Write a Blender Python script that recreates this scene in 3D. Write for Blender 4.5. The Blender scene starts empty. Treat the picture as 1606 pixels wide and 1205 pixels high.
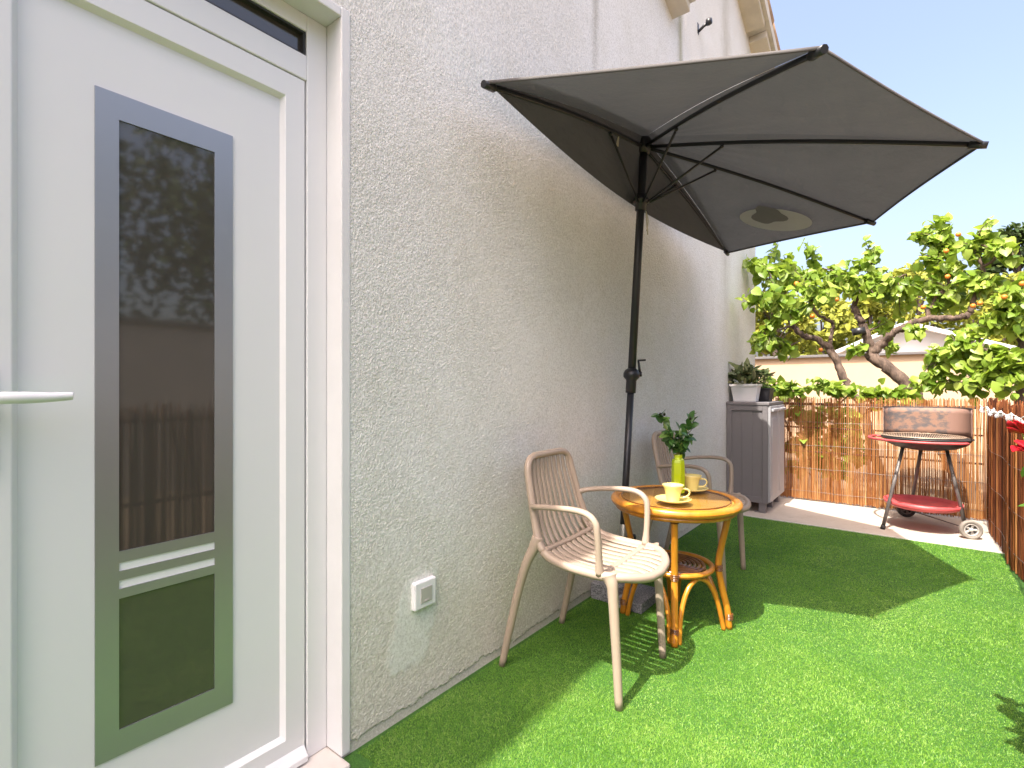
import bpy, math, random
import numpy as np
from mathutils import Vector, Matrix

# ------------------------------------------------------------------ camera, world, sun, exposure
SC = bpy.context.scene
COL = SC.collection
W, H, F = 1606.0, 1205.0, 797.0          # photo size, focal length in photo pixels
CX, CY, HC, DW = 803.0, 608.0, 1.08, 1.264
TH = math.atan(623.0 / F)
cth, sth = math.cos(TH), math.sin(TH)
RV, FV, UV = np.array([cth, sth, 0]), np.array([-sth, cth, 0]), np.array([0, 0, 1.0])
CAM = np.array([DW, 0, HC])

cam_d = bpy.data.cameras.new('camera')
cam = bpy.data.objects.new('camera', cam_d)
COL.objects.link(cam)
cam.location = CAM
cam.rotation_euler = (math.pi / 2, 0, TH)
cam_d.sensor_width = 36
cam_d.lens = F / W * 36
cam_d.shift_y = (CY - H / 2) / W
cam_d.clip_start = 0.02
cam_d.clip_end = 2000
SC.camera = cam

SUN_DIR = Vector((0.03, 0.60, -1.0)).normalized()      # the way the light travels
world = bpy.data.worlds.new('World')
SC.world = world
world.use_nodes = True
nt = world.node_tree
nt.nodes.clear()
sky = nt.nodes.new('ShaderNodeTexSky')
sky.sky_type = 'NISHITA'
sky.sun_disc = False
sky.sun_elevation = math.asin(-SUN_DIR.z)
sky.sun_rotation = math.atan2(-SUN_DIR.x, -SUN_DIR.y)
sky.air_density = 1.0
sky.dust_density = 7.0
sky.ozone_density = 1.0
bg = nt.nodes.new('ShaderNodeBackground')
bg.inputs['Strength'].default_value = 0.15
wo = nt.nodes.new('ShaderNodeOutputWorld')
haze_tint = nt.nodes.new('ShaderNodeMix')
haze_tint.data_type = 'RGBA'
haze_tint.blend_type = 'MULTIPLY'
haze_tint.inputs[0].default_value = 1.0
haze_tint.inputs[7].default_value = (1.10, 1.025, 1.02, 1)
nt.links.new(sky.outputs[0], haze_tint.inputs[6])
nt.links.new(haze_tint.outputs[2], bg.inputs[0])
nt.links.new(bg.outputs[0], wo.inputs[0])

sun_d = bpy.data.lights.new('sun', 'SUN')
sun_d.energy = 3.3
sun_d.angle = math.radians(0.5)
sun_d.color = (1.0, 0.94, 0.84)
sun = bpy.data.objects.new('sun', sun_d)
COL.objects.link(sun)
sun.rotation_euler = SUN_DIR.to_track_quat('-Z', 'Y').to_euler()
sun.location = (0, -5, 12)

SC.view_settings.view_transform = 'Standard'
SC.view_settings.look = 'None'
SC.view_settings.exposure = 1.62
SC.view_settings.gamma = 1.0
SC.view_settings.use_curve_mapping = False
SC.cycles.max_bounces = 10
SC.cycles.transparent_max_bounces = 24

rng = np.random.default_rng(7)
random.seed(7)


def at(x, y, Y):
    """the place seen at photo pixel x, y that lies Y metres along the wall"""
    d = RV * (x - CX) / F + FV + UV * (CY - y) / F
    return CAM + d * (Y / d[1])


def on(x, y, z=0.0):
    d = RV * (x - CX) / F + FV + UV * (CY - y) / F
    return CAM + d * ((z - HC) / d[2])


# ------------------------------------------------------------------ materials
def lin(r, g, b):
    f = lambda v: (v / 255 / 12.92) if v / 255 <= 0.04045 else ((v / 255 + 0.055) / 1.055) ** 2.4
    return (f(r), f(g), f(b), 1)


class NT:
    def __init__(s, name):
        s.m = bpy.data.materials.new(name)
        s.m.use_nodes = True
        s.t = s.m.node_tree
        s.b = s.t.nodes['Principled BSDF']
        s.out = s.t.nodes['Material Output']

    def n(s, kind, **kw):
        nd = s.t.nodes.new('ShaderNode' + kind)
        for k, v in kw.items():
            setattr(nd, k, v)
        return nd

    def l(s, a, b):
        s.t.links.new(a, b)

    def noise(s, scale, detail=4, rough=0.6, vec=None, stretch=None):
        tc = s.n('TexCoord')
        src = tc.outputs['Object']
        if stretch:
            mp = s.n('Mapping')
            mp.inputs['Scale'].default_value = stretch
            s.l(src, mp.inputs[0])
            src = mp.outputs[0]
        nz = s.n('TexNoise')
        nz.inputs['Scale'].default_value = scale
        nz.inputs['Detail'].default_value = detail
        nz.inputs['Roughness'].default_value = rough
        s.l(src, nz.inputs['Vector'])
        return nz.outputs['Fac']

    def ramp(s, fac, stops):
        r = s.n('ValToRGB')
        e = r.color_ramp.elements
        while len(e) < len(stops):
            e.new(0.5)
        for el, (p, c) in zip(e, stops):
            el.position = p
            el.color = c if len(c) == 4 else (*c, 1)
        s.l(fac, r.inputs[0])
        return r.outputs[0]

    def mix(s, fac, a, b, mode='MIX'):
        m = s.n('Mix', data_type='RGBA', blend_type=mode)
        for v, i in ((fac, 0), (a, 6), (b, 7)):
            if hasattr(v, 'links'):
                s.l(v, m.inputs[i])
            else:
                m.inputs[i].default_value = v
        return m.outputs[2]

    def math(s, op, a, b=0.0, clamp=False):
        m = s.n('Math', operation=op, use_clamp=clamp)
        for v, i in ((a, 0), (b, 1)):
            if hasattr(v, 'links'):
                s.l(v, m.inputs[i])
            else:
                m.inputs[i].default_value = v
        return m.outputs[0]

    def bump(s, h, strength=0.3, dist=0.002):
        b = s.n('Bump')
        b.inputs['Strength'].default_value = strength
        b.inputs['Distance'].default_value = dist
        s.l(h, b.inputs['Height'])
        s.l(b.outputs[0], s.b.inputs['Normal'])
        return b

    def set(s, **kw):
        for k, v in kw.items():
            i = s.b.inputs[k.replace('_', ' ')]
            if hasattr(v, 'links'):
                s.l(v, i)
            else:
                i.default_value = v
        return s


def simple(name, col, rough=0.5, metal=0.0, var=0.12, scale=8, bump=0.0, bscale=200, spec=0.5, rv=0.14):
    """a plain surface with slight unevenness of tone and gloss"""
    t = NT(name)
    c2 = tuple(v * (1 - var) for v in col[:3]) + (1,)
    fac = t.noise(scale, 5, 0.65)
    t.set(Base_Color=t.mix(t.ramp(fac, [(0.35, (0, 0, 0)), (0.65, (1, 1, 1))]), c2, col),
          Roughness=t.math('ADD', t.math('MULTIPLY', fac, rv), rough - rv / 2), Metallic=metal)
    t.b.inputs['Specular IOR Level'].default_value = spec
    if bump:
        t.bump(t.noise(bscale, 3), bump, 0.001)
    return t.m


def var_mat(name, stops, rough=0.6, trans=0.0, trans_col=None, spec=0.3, grain=None):
    """tone picked per reed / leaf / blade from the colour attribute 'var'"""
    t = NT(name)
    a = t.n('Attribute', attribute_name='var')
    col = t.ramp(a.outputs['Fac'], stops)
    if grain:
        g = t.noise(grain[0], 4, 0.6, stretch=grain[1])
        col = t.mix(t.ramp(g, [(0.3, (0, 0, 0)), (0.75, (1, 1, 1))]), t.mix(1.0, col, grain[2], 'MULTIPLY'), col)
    t.set(Base_Color=col, Roughness=rough)
    t.b.inputs['Specular IOR Level'].default_value = spec
    if trans:
        tr = t.n('BsdfTranslucent')
        if trans_col:
            t.l(t.mix(0.5, col, trans_col), tr.inputs[0])
        else:
            t.l(col, tr.inputs[0])
        mx = t.n('MixShader')
        mx.inputs[0].default_value = trans
        t.l(t.b.outputs[0], mx.inputs[1])
        t.l(tr.outputs[0], mx.inputs[2])
        t.l(mx.outputs[0], t.out.inputs[0])
    return t.m


def wall_mat():
    t = NT('roughcast render')
    tc = t.n('TexCoord')
    sx = t.n('SeparateXYZ')
    t.l(tc.outputs['Object'], sx.inputs[0])
    y, z = sx.outputs['Y'], sx.outputs['Z']
    big = t.noise(1.3, 5, 0.6)
    mid = t.noise(7, 5, 0.65)
    fine = t.noise(120, 4, 0.85)
    col = t.mix(t.ramp(big, [(0.35, (0, 0, 0)), (0.68, (1, 1, 1))]), (0.70, 0.695, 0.655, 1), (0.80, 0.80, 0.785, 1))
    col = t.mix(t.math('MULTIPLY', t.ramp(mid, [(0.45, (0, 0, 0)), (0.8, (1, 1, 1))]), 0.35), col, (0.66, 0.645, 0.56, 1))
    # grime rising from the ground
    low = t.math('SUBTRACT', 1.0, t.math('MULTIPLY', t.math('SUBTRACT', z, t.math('MULTIPLY', mid, 0.55)), 1.7), True)
    col = t.mix(t.math('MULTIPLY', low, 0.5, True), col, (0.54, 0.50, 0.38, 1))
    # streaks of rain dirt: a wide dim one and a narrow green one under the verge end
    def streak(pos, wid, top, bottom, colr, amt):
        d = t.math('ABSOLUTE', t.math('SUBTRACT', t.math('ADD', y, t.math('MULTIPLY', mid, wid * 1.2)), pos + wid * 0.6))
        m = t.math('SUBTRACT', 1.0, t.math('DIVIDE', d, wid), True)
        v = t.math('DIVIDE', t.math('SUBTRACT', z, bottom), top - bottom, True)
        st = t.noise(5, 4, 0.7, stretch=(1, 5, 0.6))
        m = t.math('MULTIPLY', t.math('MULTIPLY', m, v), t.math('MULTIPLY', st, amt * 2, True), True)
        return t.mix(m, col, colr)
    col = streak(2.36, 0.05, 3.2, 2.2, (0.30, 0.28, 0.23, 1), 0.75)
    col = streak(3.62, 0.07, 3.6, 1.9, (0.34, 0.33, 0.20, 1), 0.9)
    col = streak(4.75, 0.20, 2.6, 0.9, (0.34, 0.32, 0.25, 1), 0.5)
    # the smooth patch of fresh filler round the socket
    a = t.n('Attribute', attribute_name='patch')
    col = t.mix(t.math('MULTIPLY', a.outputs['Fac'], 0.85), col, (0.70, 0.73, 0.68, 1))
    # bare grey footing along the bottom
    b = t.n('Attribute', attribute_name='foot')
    foot = t.ramp(t.noise(14, 5, 0.7), [(0.3, (0.13, 0.12, 0.12)), (0.7, (0.27, 0.25, 0.24))])
    col = t.mix(b.outputs['Fac'], col, foot)
    col = t.mix(t.math('MULTIPLY', t.ramp(fine, [(0.34, (1, 1, 1)), (0.52, (0, 0, 0))]), 0.60), col, (0.40, 0.39, 0.35, 1))
    col = t.mix(t.math('MULTIPLY', t.ramp(fine, [(0.50, (0, 0, 0)), (0.66, (1, 1, 1))]), 0.6), col, (0.88, 0.875, 0.85, 1))
    t.set(Base_Color=col, Roughness=0.9)
    t.b.inputs['Specular IOR Level'].default_value = 0.15
    t.bump(t.noise(260, 3, 0.6), 0.35, 0.002)
    return t.m


def glass_mat(name, body, tint, ior=1.5, boost=1.0, rough=0.02):
    """dark glass: a dim body under a mirror coat"""
    t = NT(name)
    t.set(Base_Color=body, Roughness=rough, IOR=ior)
    return t.m


def clear_mat(name, tint, gloss_ior=1.45, rough=0.01):
    t = NT(name)
    tr = t.n('BsdfTransparent')
    tr.inputs[0].default_value = tint
    gl = t.n('BsdfGlossy')
    gl.inputs['Roughness'].default_value = rough
    fr = t.n('LayerWeight')
    mx = t.n('MixShader')
    t.l(t.math('ADD', t.math('MULTIPLY', t.math('POWER', fr.outputs['Facing'], 5.0), gloss_ior), 0.03), mx.inputs[0])
    t.l(tr.outputs[0], mx.inputs[1])
    t.l(gl.outputs[0], mx.inputs[2])
    t.l(mx.outputs[0], t.out.inputs[0])
    return t.m


def turf_mat():
    t = NT('turf backing')
    n1 = t.noise(3, 5, 0.7)
    n2 = t.noise(260, 2, 0.6)
    c = t.mix(t.ramp(n1, [(0.35, (0, 0, 0)), (0.7, (1, 1, 1))]), (0.035, 0.13, 0.012, 1), (0.06, 0.18, 0.018, 1))
    c = t.mix(t.ramp(n2, [(0.35, (0, 0, 0)), (0.65, (1, 1, 1))]), t.mix(1, c, (0.45, 0.45, 0.45, 1), 'MULTIPLY'), c)
    t.set(Base_Color=c, Roughness=0.8)
    t.bump(n2, 0.6, 0.004)
    return t.m


def concrete_mat():
    t = NT('concrete')
    n1, n2, n3 = t.noise(2.2, 6, 0.65), t.noise(40, 4, 0.7), t.noise(9, 3, 0.5)
    c = t.mix(t.ramp(n1, [(0.35, (0, 0, 0)), (0.65, (1, 1, 1))]), (0.39, 0.345, 0.29, 1), (0.48, 0.43, 0.37, 1))
    c = t.mix(t.math('MULTIPLY', t.ramp(n2, [(0.5, (0, 0, 0)), (0.75, (1, 1, 1))]), 0.45), c, (0.34, 0.28, 0.22, 1))
    c = t.mix(t.math('MULTIPLY', t.ramp(n3, [(0.62, (0, 0, 0)), (0.72, (1, 1, 1))]), 0.5), c, (0.30, 0.27, 0.23, 1))
    t.set(Base_Color=c, Roughness=0.85)
    t.bump(n2, 0.3, 0.003)
    return t.m


def weave_mat():
    t = NT('woven cane')
    tc = t.n('TexCoord')
    w1 = t.n('TexWave', wave_type='BANDS', bands_direction='X')
    w2 = t.n('TexWave', wave_type='BANDS', bands_direction='Y')
    for w in (w1, w2):
        w.inputs['Scale'].default_value = 42
        w.inputs['Distortion'].default_value = 0.6
        w.inputs['Detail'].default_value = 1
        t.l(tc.outputs['Object'], w.inputs['Vector'])
    f = t.math('MULTIPLY', w1.outputs['Fac'], w2.outputs['Fac'])
    c = t.ramp(f, [(0.0, (0.30, 0.12, 0.016)), (0.25, (0.62, 0.31, 0.05)), (0.8, (0.80, 0.47, 0.11))])
    t.set(Base_Color=c, Roughness=0.45)
    t.bump(f, 0.6, 0.003)
    return t.m


def rattan_mat(name='varnished rattan', dark=False):
    t = NT(name)
    g = t.noise(30, 4, 0.6, stretch=(1, 1, 0.15))
    g2 = t.noise(9, 3, 0.6)
    a, b = ((0.09, 0.03, 0.006, 1), (0.22, 0.085, 0.015, 1)) if dark else ((0.42, 0.155, 0.012, 1), (0.62, 0.27, 0.025, 1))
    c = t.mix(t.ramp(g, [(0.3, (0, 0, 0)), (0.7, (1, 1, 1))]), a, b)
    c = t.mix(t.math('MULTIPLY', t.ramp(g2, [(0.55, (0, 0, 0)), (0.75, (1, 1, 1))]), 0.4), c, (0.25, 0.085, 0.01, 1))
    t.set(Base_Color=c, Roughness=0.28)
    t.b.inputs['Coat Weight'].default_value = 0.4
    t.b.inputs['Coat Roughness'].default_value = 0.12
    return t.m


def fabric_mat():
    t = NT('grey parasol cloth')
    n1 = t.noise(6, 4, 0.6)
    n2 = t.noise(420, 2, 0.6)
    c = t.mix(n1, (0.112, 0.115, 0.128, 1), (0.138, 0.141, 0.155, 1))
    c = t.mix(t.math('MULTIPLY', n2, 0.3), c, (0.07, 0.065, 0.062, 1))
    t.set(Base_Color=c, Roughness=0.85)
    t.b.inputs['Specular IOR Level'].default_value = 0.1
    b = t.bump(t.noise(7, 5, 0.55, stretch=(1, 0.5, 1)), 0.5, 0.05)
    tr = t.n('BsdfTranslucent')
    t.l(c, tr.inputs[0])
    t.l(b.outputs[0], tr.inputs['Normal'])
    mx = t.n('MixShader')
    mx.inputs[0].default_value = 0.10
    t.l(t.b.outputs[0], mx.inputs[1])
    t.l(tr.outputs[0], mx.inputs[2])
    t.l(mx.outputs[0], t.out.inputs[0])
    return t.m


def rust_mat():
    t = NT('burnt rusty sheet')
    n = t.noise(13, 7, 0.66, stretch=(1, 1, 1.5))
    c = t.ramp(n, [(0.40, (0.085, 0.078, 0.080)), (0.50, (0.15, 0.105, 0.088)), (0.55, (0.23, 0.135, 0.095)), (0.72, (0.20, 0.115, 0.082))])
    tc = t.n('TexCoord')
    sx = t.n('SeparateXYZ')
    t.l(tc.outputs['Object'], sx.inputs[0])
    edge = t.math('MULTIPLY', t.math('SUBTRACT', t.math('ADD', sx.outputs['X'], t.math('MULTIPLY', n, 0.12)), 0.195), 60, True)
    c = t.mix(edge, c, (0.21, 0.125, 0.098, 1))
    t.set(Base_Color=c, Roughness=0.7, Metallic=0.0)
    t.bump(n, 0.3, 0.004)
    return t.m


def granite_mat():
    t = NT('grey granite')
    n = t.noise(150, 3, 0.8)
    n2 = t.noise(60, 2, 0.8)
    c = t.ramp(n, [(0.38, (0.05, 0.055, 0.065)), (0.48, (0.22, 0.225, 0.24)), (0.62, (0.42, 0.42, 0.44))])
    c = t.mix(t.math('MULTIPLY', n2, 0.4), c, (0.15, 0.155, 0.17, 1))
    t.set(Base_Color=c, Roughness=0.75)
    t.bump(n, 0.4, 0.003)
    return t.m


def bark_mat(name, a, b):
    t = NT(name)
    n = t.noise(22, 6, 0.7, stretch=(1, 1, 0.22))
    t.set(Base_Color=t.ramp(n, [(0.32, a), (0.62, b)]), Roughness=0.9)
    t.bump(n, 0.9, 0.02)
    return t.m


def tile_mat():
    t = NT('clay roof tile')
    n = t.noise(7, 5, 0.7)
    t.set(Base_Color=t.ramp(n, [(0.3, (0.30, 0.17, 0.09)), (0.6, (0.50, 0.34, 0.20)), (0.8, (0.42, 0.38, 0.30))]), Roughness=0.85)
    return t.m


M = {}
M['wall'] = wall_mat()
M['reveal'] = simple('smooth white plaster', (0.71, 0.715, 0.725, 1), 0.8, var=0.06, scale=5, bump=0.15, bscale=90)
M['pvc'] = simple('white door plastic', (0.76, 0.765, 0.775, 1), 0.32, var=0.02, scale=1.5, rv=0.03)
M['slot'] = simple('white slot filling', (0.82, 0.82, 0.82, 1), 0.4, var=0.02)
M['seal'] = simple('dark seal', (0.03, 0.03, 0.03, 1), 0.6)
M['alu'] = simple('satin aluminium', (0.42, 0.43, 0.455, 1), 0.36, 0.75, var=0.04, scale=3, rv=0.05)
M['glass_dark'] = glass_mat('dim door glass', (0.056, 0.051, 0.043, 1), None, 1.8, rough=0.045)
M['sill'] = simple('pale stone sill', (0.60, 0.56, 0.52, 1), 0.7, var=0.12, scale=12)
M['turf'] = turf_mat()
M['blade'] = var_mat('turf blades', [(0.0, (0.045, 0.165, 0.009)), (0.45, (0.150, 0.345, 0.028)), (0.8, (0.31, 0.50, 0.085)), (1.0, (0.50, 0.62, 0.22))], 0.45, 0.30, spec=0.5)
M['concrete'] = concrete_mat()
M['edging'] = simple('pale edging', (0.60, 0.58, 0.53, 1), 0.7)
M['reed'] = var_mat('split reed', [(0.0, (0.15, 0.042, 0.013)), (0.3, (0.36, 0.145, 0.045)), (0.65, (0.52, 0.275, 0.105)), (1.0, (0.68, 0.44, 0.21))], 0.5, 0.12,
                    grain=(30, (1, 1, 0.12), (0.62, 0.48, 0.38, 1)))
M['brush'] = var_mat('red brown brushwood', [(0.0, (0.035, 0.012, 0.008)), (0.4, (0.17, 0.050, 0.020)), (0.75, (0.32, 0.115, 0.042)), (1.0, (0.50, 0.25, 0.09))], 0.55, 0.08,
                     grain=(26, (1, 1, 0.12), (0.45, 0.36, 0.32, 1)))
M['wire'] = simple('fence wire', (0.25, 0.23, 0.22, 1), 0.45, 0.6)
M['rail'] = simple('weathered dark rail', (0.07, 0.05, 0.05, 1), 0.7)
M['taupe'] = simple('sand coloured plastic', (0.37, 0.295, 0.23, 1), 0.42, var=0.04, scale=6, bump=0.08, bscale=500)
M['rattan'] = rattan_mat()
M['rattan_dark'] = rattan_mat('dark rattan', True)
M['weave'] = weave_mat()
M['glass_top'] = clear_mat('table glass', (0.95, 0.96, 0.94, 1), 0.38)
M['cream'] = simple('cream yellow glaze', (0.74, 0.62, 0.23, 1), 0.15, var=0.03)
M['vase'] = simple('lime green glaze', (0.40, 0.54, 0.008, 1), 0.12, var=0.12, scale=14)
M['dark_leaf'] = var_mat('waxy dark leaves', [(0.0, (0.020, 0.065, 0.012)), (0.6, (0.055, 0.15, 0.028)), (1.0, (0.15, 0.26, 0.055))], 0.3, 0.15, spec=0.5)
M['stem'] = simple('green stem', (0.22, 0.26, 0.05, 1), 0.5)
M['berry'] = simple('black berry', (0.012, 0.010, 0.012, 1), 0.25)
M['black_metal'] = simple('anthracite painted metal', (0.022, 0.023, 0.027, 1), 0.35, var=0.2)
M['steel'] = simple('galvanised steel', (0.42, 0.43, 0.40, 1), 0.4, 0.7)
M['fabric'] = fabric_mat()
M['hem'] = simple('parasol hem', (0.085, 0.08, 0.078, 1), 0.8)
M['tag'] = simple('cloth tag', (0.62, 0.57, 0.44, 1), 0.8)
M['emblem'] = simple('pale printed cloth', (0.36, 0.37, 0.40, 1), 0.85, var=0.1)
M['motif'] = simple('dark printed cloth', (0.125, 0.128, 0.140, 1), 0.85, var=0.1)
M['granite'] = granite_mat()
M['cab_dark'] = simple('grey cabinet plastic', (0.175, 0.162, 0.168, 1), 0.5, var=0.05, bump=0.06, bscale=400)
M['cab_light'] = simple('light grey cabinet plastic', (0.36, 0.36, 0.375, 1), 0.5, var=0.05, bump=0.06, bscale=400)
M['cab_foot'] = simple('dark plastic foot', (0.06, 0.055, 0.06, 1), 0.5)
M['pot_white'] = simple('white plastic pot', (0.78, 0.78, 0.80, 1), 0.4, var=0.05)
M['pot_black'] = simple('black plastic pot', (0.028, 0.027, 0.032, 1), 0.45)
M['soil'] = simple('soil', (0.035, 0.024, 0.016, 1), 0.95)
M['dull_leaf'] = var_mat('grey green leaves', [(0.0, (0.035, 0.05, 0.018)), (0.5, (0.085, 0.12, 0.045)), (1.0, (0.22, 0.20, 0.09))], 0.5, 0.2)
M['apricot_leaf'] = var_mat('apricot leaves', [(0.0, (0.075, 0.155, 0.014)), (0.5, (0.23, 0.355, 0.040)), (0.93, (0.40, 0.50, 0.10)), (1.0, (0.52, 0.46, 0.05))], 0.42, 0.42,
                            (0.34, 0.46, 0.03, 1), spec=0.45)
M['fruit'] = simple('ripe apricot', (0.72, 0.22, 0.025, 1), 0.5, var=0.3, scale=20)
M['bark'] = bark_mat('apricot bark', (0.035, 0.023, 0.018), (0.165, 0.115, 0.088))
M['bark_dark'] = bark_mat('dark bark', (0.03, 0.021, 0.018), (0.11, 0.08, 0.06))
M['pine_leaf'] = var_mat('pine foliage', [(0.0, (0.12, 0.15, 0.018)), (0.6, (0.27, 0.29, 0.035)), (1.0, (0.42, 0.41, 0.06))], 0.6, 0.25)
M['hedge_leaf'] = var_mat('dark tree foliage', [(0.0, (0.02, 0.04, 0.01)), (0.6, (0.05, 0.085, 0.02)), (1.0, (0.11, 0.14, 0.035))], 0.6, 0.2)
M['cream_wall'] = simple('cream house render', (0.47, 0.35, 0.235, 1), 0.9, var=0.10, scale=1.2)
M['white_wall'] = simple('white house render', (0.78, 0.77, 0.75, 1), 0.9, var=0.05, scale=1)
M['grey_wall'] = simple('grey yard wall', (0.55, 0.53, 0.50, 1), 0.9, var=0.2, scale=1.5)
M['coping'] = simple('grey coping', (0.13, 0.125, 0.125, 1), 0.8)
M['roof_white'] = simple('white painted roof', (0.75, 0.75, 0.76, 1), 0.7, var=0.06, scale=0.8)
M['tile'] = tile_mat()
M['verge'] = simple('painted verge board', (0.62, 0.57, 0.47, 1), 0.8, var=0.2, scale=4)
M['mortar'] = simple('pale mortar', (0.60, 0.57, 0.50, 1), 0.9, var=0.2, scale=9)
M['red_paint'] = simple('faded red paint', (0.58, 0.085, 0.09, 1), 0.45, var=0.3, scale=9)
M['bbq_black'] = simple('dull black enamel', (0.030, 0.029, 0.031, 1), 0.5, var=0.3)
M['bbq_grey'] = simple('worn grey metal', (0.19, 0.17, 0.165, 1), 0.5, 0.3, var=0.5, scale=14)
M['rust'] = rust_mat()
M['brown_sheet'] = simple('brown enamel sheet', (0.27, 0.155, 0.115, 1), 0.55, var=0.2)
M['grate'] = simple('grill wire', (0.50, 0.38, 0.28, 1), 0.5, 0.5, var=0.4)
M['tyre'] = simple('dusty rubber', (0.24, 0.215, 0.19, 1), 0.8, var=0.3, scale=12)
M['tyre_dark'] = simple('dark rubber', (0.035, 0.033, 0.032, 1), 0.7)
M['hub'] = simple('grey plastic hub', (0.46, 0.44, 0.42, 1), 0.5)
M['ground'] = simple('dry earth', (0.24, 0.175, 0.11, 1), 0.95, var=0.35, scale=1.2, bump=0.5, bscale=20)
M['hill'] = simple('scrub hillside', (0.10, 0.13, 0.035, 1), 0.95, var=0.5, scale=0.2)
M['bulb'] = simple('milky clear bulb plastic', (0.80, 0.82, 0.86, 1), 0.12, spec=0.8)
M['bulb'].node_tree.nodes['Principled BSDF'].inputs['Alpha'].default_value = 0.45
M['cable'] = simple('pale cable', (0.70, 0.69, 0.68, 1), 0.5)
M['petal'] = simple('red petal', (0.62, 0.008, 0.022, 1), 0.5, var=0.35, scale=30)
M['bush_leaf'] = var_mat('bush leaves', [(0.0, (0.04, 0.12, 0.015)), (1.0, (0.15, 0.28, 0.04))], 0.4, 0.35)
M['terracotta'] = simple('terracotta pot', (0.42, 0.17, 0.09, 1), 0.8)
M['socket_grey'] = simple('smoky socket lid', (0.46, 0.45, 0.42, 1), 0.3)
M['tape'] = simple('black tape', (0.02, 0.02, 0.024, 1), 0.4)


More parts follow.
